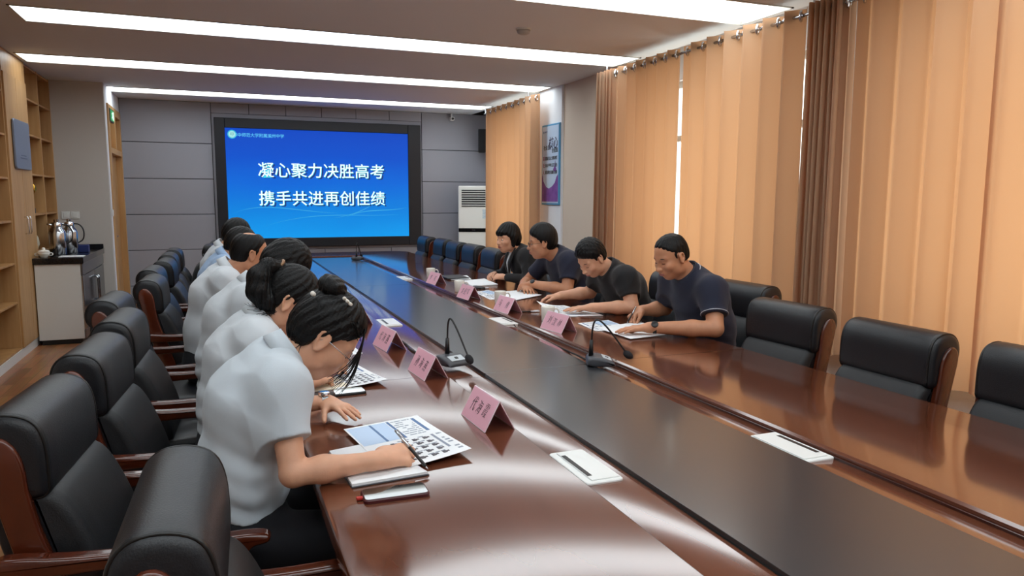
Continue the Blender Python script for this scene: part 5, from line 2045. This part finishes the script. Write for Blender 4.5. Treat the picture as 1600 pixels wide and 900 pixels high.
def hair_bun(I):
    hair_short(length=.018, fringe=.070, side_low=.004, nape=-.075, top=1.1, female_hair=True, sidev=.55)(I)
    H = I['hair']
    o, f, r, u = I['o'], I['f'], I['r'], I['u']
    v = Vol()
    c = V3(-.082, 0, .118)
    P = lambda a, b, d: o + f * a + r * b + u * d
    v.ell(P(*c), V3(.045, .050, .036), (f, r, u), k=.01)
    for k in range(9):
        t0 = k * .7
        q0 = c + V3(.030 * math.cos(t0), .034 * math.sin(t0), .006 * math.sin(2 * t0))
        q1 = c + V3(.032 * math.cos(t0 + .9), .036 * math.sin(t0 + .9), .010)
        v.cap(P(*q0), P(*q1), .014, .013, k=.004)
    ax = nrm(-f * .6 + u * .8)

    def d(Q):
        q = Q - P(*c)
        return .0016 * np.sin((q @ f) * 260 + (q @ r) * 170 + 3 * np.sin((q @ u) * 60))
    bun = vol_obj('bun', v, .003, P(*c) - .09, P(*c) + .09, M_HAIR, I['root'], disp=d)
    # white bead clips
    M_BEAD = mat('pearl', 'E9E4DA', .15, spec=.7)
    for (base_, n, sp) in ((V3(-.028, .060, .122), 9, .0075), (V3(-.110, .048, .072), 2, .010)):
        clip = None
        for k in range(n):
            bm = bmesh.new()
            bmesh.ops.create_uvsphere(bm, u_segments=10, v_segments=6, radius=.0052 if n > 2 else .007)
            p = P(base_[0] - .004 * (k % 3), base_[1] + .006 + .002 * (k % 2), base_[2]) + f * sp * (k // 2 - n / 4) + r * .004 * (k % 2)
            bmesh.ops.translate(bm, vec=Vector(p - I['base']), verts=bm.verts)
            ob('hair_bead', bm, M_BEAD, bun, smooth=True)
    paths = []
    for k in range(34):                     # combed-back strands over the cap
        a = rng.uniform(-1.25, 1.25)
        b0 = math.sin(a) * .088
        z0 = .04 + math.cos(a) * .095
        st = rng.uniform(.2, .75)
        paths.append(([(.075 - .02 * rng.random(), b0 * .85, z0 * .72), (.02, b0 * 1.05, z0 * .98 + .004), (-.05, b0 * .8, z0 * .95 + .01), (-.082 + .02 * rng.random(), b0 * .3, .112)], .0012, .0008))
    for q in (-1, 1):                         # fringe locks falling beside the face
        for k in range(16):
            j = rng.uniform(-.012, .012)
            paths.append(([(.062, q * (.045 + j * .3), .098), (.090, q * (.062 + j), .050), (.106 + j, q * (.072 + j), .0), (.112 + j * 2, q * (.066 + j), -.040), (.100 + j * 3 + .012 * rng.random(), q * (.060 + j), -.072 - .02 * rng.random())], .0024, .0005))
    for k in range(14):                      # loose strands at the nape and by the ear
        q = rng.choice((-1, 1))
        y0 = rng.uniform(.02, .074)
        paths.append(([(-.035 + rng.uniform(-.03, .02), q * y0, -.02), (-.045, q * y0 * 1.05, -.06), (-.03 + rng.uniform(-.03, .03), q * y0 * 1.05, -.10), (-.02 + rng.uniform(-.05, .05), q * y0 * .9, -.13 - rng.random() * .03)], .0011, .0003))
    locks(I, paths, parent=H)


def hair_tail(I):
    hair_short(length=.016, fringe=.070, side_low=.004, nape=-.070, top=1.0, female_hair=True, sidev=.55)(I)
    H = I['hair']
    paths = []
    tie = I['o'] - I['f'] * .104 + I['u'] * .088
    st = I['o'] - I['f'] * .080 + I['u'] * .080
    ctr = [st, tie, tie + V3(-.044, -.018, .002), tie + V3(-.078, -.034, -.035), tie + V3(-.082, -.044, -.085), tie + V3(-.060, -.050, -.125), tie + V3(-.040, -.055, -.158)]
    rad = [.026, .018, .030, .040, .043, .035, .014]
    tv = Vol()
    for p0, p1, r0, r1 in zip(ctr, ctr[1:], rad, rad[1:]):
        tv.cap(p0, p1, r0, r1, k=.012, flat=((0, 1, 0), 1.15))

    def dd(Q):
        q = Q - tie
        t_ = np.arctan2(q[:, 0] + .05, q[:, 1] + .04)
        return .0022 * np.sin(t_ * 17 + q[:, 2] * 40) + .0014 * np.sin(t_ * 39 + q[:, 2] * 90 + 2)
    vol_obj('ponytail', tv, .003, tie - V3(.16, .14, .22), tie + V3(.10, .10, .08), M_HAIR, I['root'], disp=dd).parent = I['root']
    for k in range(46):
        an = rng.uniform(0, 6.28)
        W = []
        lag = rng.uniform(.75, 1.05)
        wav = rng.uniform(-.008, .008)
        for i_, (p0, r0) in enumerate(zip(ctr, rad)):
            W.append(p0 + V3(math.cos(an + i_ * .1), math.sin(an + i_ * .1), 0) * r0 * lag + V3(wav * (i_ % 2), 0, 0))
        tip = V3(rng.uniform(-.085, .020), rng.uniform(-.03, .02), rng.uniform(-.030, .020))
        W.append(ctr[-1] + tip + V3(math.cos(an), math.sin(an), 0) * .012)
        W.append(W[-1] + V3(rng.uniform(-.022, .004), 0, rng.uniform(-.004, .014)))
        paths.append(([((q - I['o']) @ I['f'], (q - I['o']) @ I['r'], (q - I['o']) @ I['u']) for q in W], .0026, .0006))
    locks(I, paths, name='ponytail_strand', parent=H)
    I2 = I
    P = lambda a, b, c: Vector(I['o'] + I['f'] * a + I['r'] * b + I['u'] * c - I['base'])
    bm = bmesh.new()
    c0 = P(-.108, .002, .090)
    ax = (P(-.128, .006, .088) - P(-.085, 0, .085)).normalized()
    s1 = ax.cross(Vector((0, 1, .2))).normalized(); s2 = ax.cross(s1)
    tube(bm, [c0 + (s1 * math.cos(t * PI / 8) + s2 * math.sin(t * PI / 8)) * .021 for t in range(17)], .0055, 8, caps=False)
    ob('hair_tie', bm, mat('hair_tie', '8E6A4A', .4), H, smooth=True)
    paths = []
    for k in range(30):
        a = rng.uniform(-1.25, 1.25)
        b0 = math.sin(a) * .086
        z0 = .04 + math.cos(a) * .092
        paths.append(([(.070, b0 * .85, z0 * .74), (.01, b0 * 1.06, z0 + .006), (-.05, b0 * .85, z0 * .96 + .008), (-.092, b0 * .22, .092)], .0012, .0008))
    for k in range(12):
        q = 1 if k % 2 else -1
        j = rng.uniform(-.01, .01)
        paths.append(([(.065, q * .05, .09), (.088, q * .066, .04), (.09 + j, q * .070, -.02), (.085 + j * 2, q * .066, -.07)], .0026, .0006))
    locks(I, paths, parent=H)


def H_(d, n, t, **k):
    return dict(d=d, n=n, t=t, **k)


# --- left row, nearest first
I = person('woman in a pale shirt with a hair bun and bead clips, nearest on the left', 2.15, 1, (.02, .57), (.040, .755), (.075, .925), (.150, 1.050), (.268, 1.098),
           (.70, -.04, -.72), M_SHIRT_G, M_SKIN_A,
           dict(near=dict(dsh=(.0, -.0, -.01), elbow=(.150, 1.905, .790), wrist=(.374, 1.918, .793),
                          hand=H_((.95, .30, -.02), (-.06, -.50, .85), (0, 1, 0), sc=1.08, fingers=((.38, .40, .25), (.62, .95, .50), (.78, 1.1, .6), (.85, 1.1, .6)), thumb=(.35, .25))),
                far=dict(elbow=(.13, 2.52, .80), wrist=(.322, 2.525, .800),
                         hand=H_((.50, -.86, -.10), (.08, 0, 1), (-1, -.4, 0), fingers=FLAT, spread=.16, thumb=(.75, .1)))),
           h=.0038, female=True, sleeve=.60, sleeve_r=.060, hair=hair_bun)
watch(I, 'far', .012, M_STEEL, M_CHROME, .0265, nvec=(.1, 0, 1))
# her glasses
def glasses(I, m, rim=.0012, w=.024, hh=.017, lens=True, half=False):
    P = lambda a, b, c: Vector(I['o'] + I['f'] * a + I['r'] * b + I['u'] * c - I['base'])
    bm = bmesh.new()
    for q in (-1, 1):
        pts = [P(.102, q * .0335 + w * math.cos(t * PI / 10), .000 + hh * math.sin(t * PI / 10)) for t in range(21)]
        tube(bm, pts, rim, 6, caps=False)
        tube(bm, [P(.100, q * (.0335 + w), .006), P(.06, q * .078, .006), P(-.004, q * .083, .006), P(-.02, q * .082, -.010)], rim, 6)
    tube(bm, [P(.103, -.0105, .003), P(.106, 0, .005), P(.103, .0105, .003)], rim, 6)
    g = ob('glasses', bm, m, I['root'], smooth=True)
    if lens:
        bm = bmesh.new()
        for q in (-1, 1):
            vs = [bm.verts.new(P(.102, q * .0335 + w * math.cos(t * PI / 10), hh * math.sin(t * PI / 10))) for t in range(20)]
            bm.faces.new(vs)
        ob('lenses', bm, M_GLASS, g)


glasses(I, M_STEEL, .0014)
I = person('woman in a pale shirt with a black ponytail, bent over a cream notebook', 2.87, 1, (.01, .57), (.022, .75), (.060, .91), (.122, 1.040), (.232, 1.110),
           (.78, -.02, -.62), M_SHIRT_W, M_SKIN_A,
           dict(near=dict(elbow=(.15, 2.68, .790), wrist=(.318, 2.845, .797), hand=H_((.62, .78, -.05), (-.2, -.35, .9), (-.4, .8, 0), fingers=PEN, thumb=(.45, .25))),
                far=dict(elbow=(.14, 3.14, .80), wrist=(.33, 3.12, .795), hand=H_((.85, -.5, -.05), (0, 0, 1), (-.3, -1, 0), fingers=FLAT))),
           h=.0042, female=True, sleeve=.62, sleeve_r=.060, hair=hair_tail)
I = person('man in a pale shirt, dark haired head deeply bowed, behind the ponytailed woman', 3.55, 1, (-.01, .57), (.0, .765), (.045, .95), (.135, 1.085), (.262, 1.170),
           (.58, 0, -.81), M_SHIRT_W, M_SKIN_A,
           dict(near=dict(elbow=(.17, 3.32, .795), wrist=(.40, 3.44, .80), hand=H_((.9, .3, -.05), (-.1, -.4, .9), (0, 1, 0), fingers=PEN)),
                far=dict(elbow=(.17, 3.82, .80), wrist=(.38, 3.70, .795), hand=H_((.9, -.3, -.05), (0, 0, 1), (0, -1, 0), fingers=FLAT))),
           h=.0048, bulk=.98, hair=hair_short(.022, .076, .000, -.060, 1.3, spiky=.0016))
crop_locks(I, 120, .010, .030, seed=8)
I = person('balding man in a pale shirt, fourth on the left side, looking towards the screen', 4.42, 1, (-.10, .57), (-.085, .76), (-.040, .95), (.035, 1.085), (.155, 1.175),
           (.93, .22, -.26), M_SHIRT_W, M_SKIN_B,
           dict(near=dict(elbow=(.12, 4.15, .80), wrist=(.36, 4.30, .80), hand=H_((.9, .3, -.05), (0, 0, 1), (0, 1, 0), fingers=LOOSE)),
                far=dict(elbow=(.12, 4.72, .80), wrist=(.36, 4.58, .80), hand=H_((.9, -.3, -.05), (0, 0, 1), (0, -1, 0), fingers=LOOSE))),
           h=.0050, bulk=1.0, hair=hair_short(.008, .045, .002, -.055, .7, balding=True))
I = person('person in a light blue shirt mostly hidden behind the balding man', 5.35, 1, (-.06, .57), (-.05, .76), (-.02, .95), (.030, 1.085), (.130, 1.160),
           (.90, .15, -.42), M_SHIRT_B, M_SKIN_B,
           dict(near=dict(elbow=(.14, 5.10, .80), wrist=(.36, 5.25, .80), hand=H_((.9, .3, -.05), (0, 0, 1), (0, 1, 0), fingers=LOOSE)),
                far=dict(elbow=(.14, 5.62, .80), wrist=(.36, 5.5, .80), hand=H_((.9, -.3, -.05), (0, 0, 1), (0, -1, 0), fingers=LOOSE))),
           h=.0055, bulk=.98, hair=hair_short(.016, .070, .0, -.055, 1.1, spiky=.0014))
I = person('farthest person of the left row, white shirt and thick black hair below the screen', 6.15, 1, (-.08, .57), (-.06, .77), (-.02, .96), (.020, 1.095), (.120, 1.185),
           (.85, .35, -.35), M_SHIRT_W, M_SKIN_A,
           dict(near=dict(elbow=(.14, 5.92, .80), wrist=(.36, 6.05, .80), hand=H_((.9, .3, -.05), (0, 0, 1), (0, 1, 0), fingers=LOOSE)),
                far=dict(elbow=(.14, 6.4, .80), wrist=(.36, 6.3, .80), hand=H_((.9, -.3, -.05), (0, 0, 1), (0, -1, 0), fingers=LOOSE))),
           h=.0055, bulk=.98, hair=hair_short(.024, .072, .0, -.055, 1.3, spiky=.0014))

# --- window side, nearest first
I = person('man in a navy polo shirt with pale trim, writing, nearest on the window side', 3.55, -1, (2.66, .57), (2.64, .765), (2.585, .94), (2.505, 1.060), (2.385, 1.168),
           (-.90, -.06, -.42), M_NAVY, M_SKIN_B,
           dict(near=dict(dsh=(0, -.02, -.02), elbow=(2.47, 3.235, .800), wrist=(2.170, 3.42, .795),
                          hand=H_((-.93, .35, -.06), (0, 0, 1), (0, 1, 0), fingers=FLAT, spread=.05, thumb=(.35, .1))),
                far=dict(elbow=(2.56, 3.86, .82), wrist=(2.375, 3.845, .815), hand=H_((-.85, -.30, -.28), (-.2, .2, .95), (0, -1, .2), fingers=PEN, thumb=(.4, .3)))),
           h=.0045, bulk=1.10, belly=.010, head_s=1.03, sleeve=.66, sleeve_r=.068, shirt_name='polo_shirt', trim=mat('pale_trim', 'C9CCD6', .7), hair=hair_short(.004, .056, .018, -.040, 1.0, spiky=.0008))
watch(I, 'near', .030, M_RUBBER, M_BLACK, .031, nvec=(-.1, -.75, .65))
# pale piping on sleeve hem and collar of the polo
sh, el, wr = I['S']['near']
nn = nrm(el - sh); e2 = sh + (el - sh) * .66
a1 = nrm(np.cross(nn, V3(0, 0, 1))); a2 = np.cross(nn, a1)
bm = bmesh.new()
rr = .068 * 1.10 ** .5 + .0025
tube(bm, [Vector(e2 - nn * .010 + (a1 * math.cos(t * PI / 12) + a2 * math.sin(t * PI / 12)) * rr - I['base']) for t in range(25)], .0022, 6, caps=False)
ob('sleeve_trim', bm, mat('pale_trim', 'C9CCD6', .7), I['root'], smooth=True)
I = person('man in a black shirt bowed over a lifted sheet of paper', 4.35, -1, (2.64, .57), (2.61, .75), (2.545, .90), (2.435, 1.020), (2.300, 1.098),
           (-.74, -.14, -.66), M_BLACKCLOTH, M_SKIN_A,
           dict(near=dict(elbow=(2.46, 4.08, .798), wrist=(2.22, 4.19, .795), hand=H_((-.88, .45, -.05), (0, 0, 1), (0, 1, 0), fingers=FLAT, spread=.05)),
                far=dict(elbow=(2.44, 4.63, .83), wrist=(2.225, 4.675, .812), hand=H_((-.93, .28, -.10), (0, .2, 1), (0, -1, .2), fingers=LOOSE, thumb=(.4, .3)))),
           h=.0048, bulk=1.03, sleeve=.62, sleeve_r=.064, shirt_name='black_shirt', hair=hair_short(.020, .070, .006, -.055, 1.2, spiky=.0022))
crop_locks(I, 120, .010, .022, seed=5)
I = person('man with glasses and a navy shirt, arms crossed on the table', 5.25, -1, (2.64, .57), (2.62, .765), (2.56, .94), (2.465, 1.055), (2.335, 1.150),
           (-.93, .28, -.12), M_NAVY, M_SKIN_B,
           dict(near=dict(elbow=(2.44, 5.00, .805), wrist=(2.275, 5.30, .825), hand=H_((-.45, .88, -.08), (0, 0, 1), (1, .5, 0), fingers=LOOSE)),
                far=dict(elbow=(2.36, 5.62, .80), wrist=(2.235, 5.37, .795), hand=H_((-.05, -1, -.05), (0, 0, 1), (1, 0, 0), fingers=LOOSE))),
           h=.0048, bulk=1.08, belly=.008, head_s=1.04, sleeve=.64, sleeve_r=.066, shirt_name='navy_shirt', hair=hair_short(.026, .074, .006, -.060, 1.3))
open_eyes(I)
glasses(I, M_BLACK, .0012)
crop_locks(I, 110, .009, .034, sweep=.9, seed=6, r0=.003)
watch(I, 'near', .02, M_RUBBER, M_BLACK, .031, nvec=(-.3, -.6, .6))
I = person('woman with a short black bob, black blazer over a white top, hands clasped', 6.02, -1, (2.62, .57), (2.58, .76), (2.53, .925), (2.450, 1.035), (2.350, 1.140),
           (-.93, -.22, -.08), M_BLACKCLOTH, M_SKIN_A,
           dict(near=dict(elbow=(2.44, 5.76, .805), wrist=(2.315, 6.03, .805), hand=H_((-.62, .75, .0), (-.3, -.5, .8), (.3, 0, 1), fingers=CLASP, thumb=(.3, .3))),
                far=dict(elbow=(2.44, 6.34, .80), wrist=(2.31, 6.27, .805), hand=H_((-.72, -.65, .0), (-.3, .5, .8), (.3, 0, 1), fingers=CLASP, thumb=(.3, .3)))),
           h=.0050, female=True, bulk=1.04, long_sleeve=True, collar=False, shirt_name='blazer', hair=hair_short(.024, .074, -.004, -.075, 1.2, bob=True, female_hair=True, sidev=.55))
open_eyes(I)
# white top and lapels showing at the front of the blazer
def front_panel(I):
    nk, base = I['nk'], I['base']
    bm = bmesh.new()
    N = 10
    rows = []
    for i in range(N + 1):
        t = i / N
        z = nk[2] + .015 - t * .235
        xf = nk[0] - .060 - .055 * math.sin(min(1, t * 1.5) * PI / 2) - .0 * t + .05 * max(0, t - .5)
        hw = .050 - .036 * t
        rows.append([bm.verts.new(Vector((xf + .020 * (2 * s / 6 - 1) ** 2, nk[1] + hw * (2 * s / 6 - 1), z)) - Vector(base)) for s in range(7)])
    for a, b in zip(rows, rows[1:]):
        for k in range(6): bm.faces.new((a[k], a[k + 1], b[k + 1], b[k]))
    o = ob('white_top', bm, M_SHIRT_W, I['root'], smooth=True)
    m = o.modifiers.new('t', 'SOLIDIFY'); m.thickness = .004
    for q in (-1, 1):
        bm = bmesh.new()
        rows = []
        for i in range(N + 1):
            t = i / N
            z = nk[2] + .030 - t * .25
            xf = nk[0] - .052 - .062 * math.sin(min(1, t * 1.5) * PI / 2) + .05 * max(0, t - .5)
            y0 = .052 - .046 * t
            w = .010 + .045 * math.sin(PI * min(1, t * 1.15)) 
            rows.append([bm.verts.new(Vector((xf - .008 + dx, nk[1] + q * (y0 + w * s), z)) - Vector(base)) for s, dx in ((0, .004), (.5, 0.002), (1, .012))])
        for a, b in zip(rows, rows[1:]):
            for k in range(2): bm.faces.new((a[k], a[k + 1], b[k + 1], b[k]))
        o = ob('lapel', bm, M_BLACKCLOTH, I['root'], smooth=True)
        m = o.modifiers.new('t', 'SOLIDIFY'); m.thickness = .004


front_panel(I)
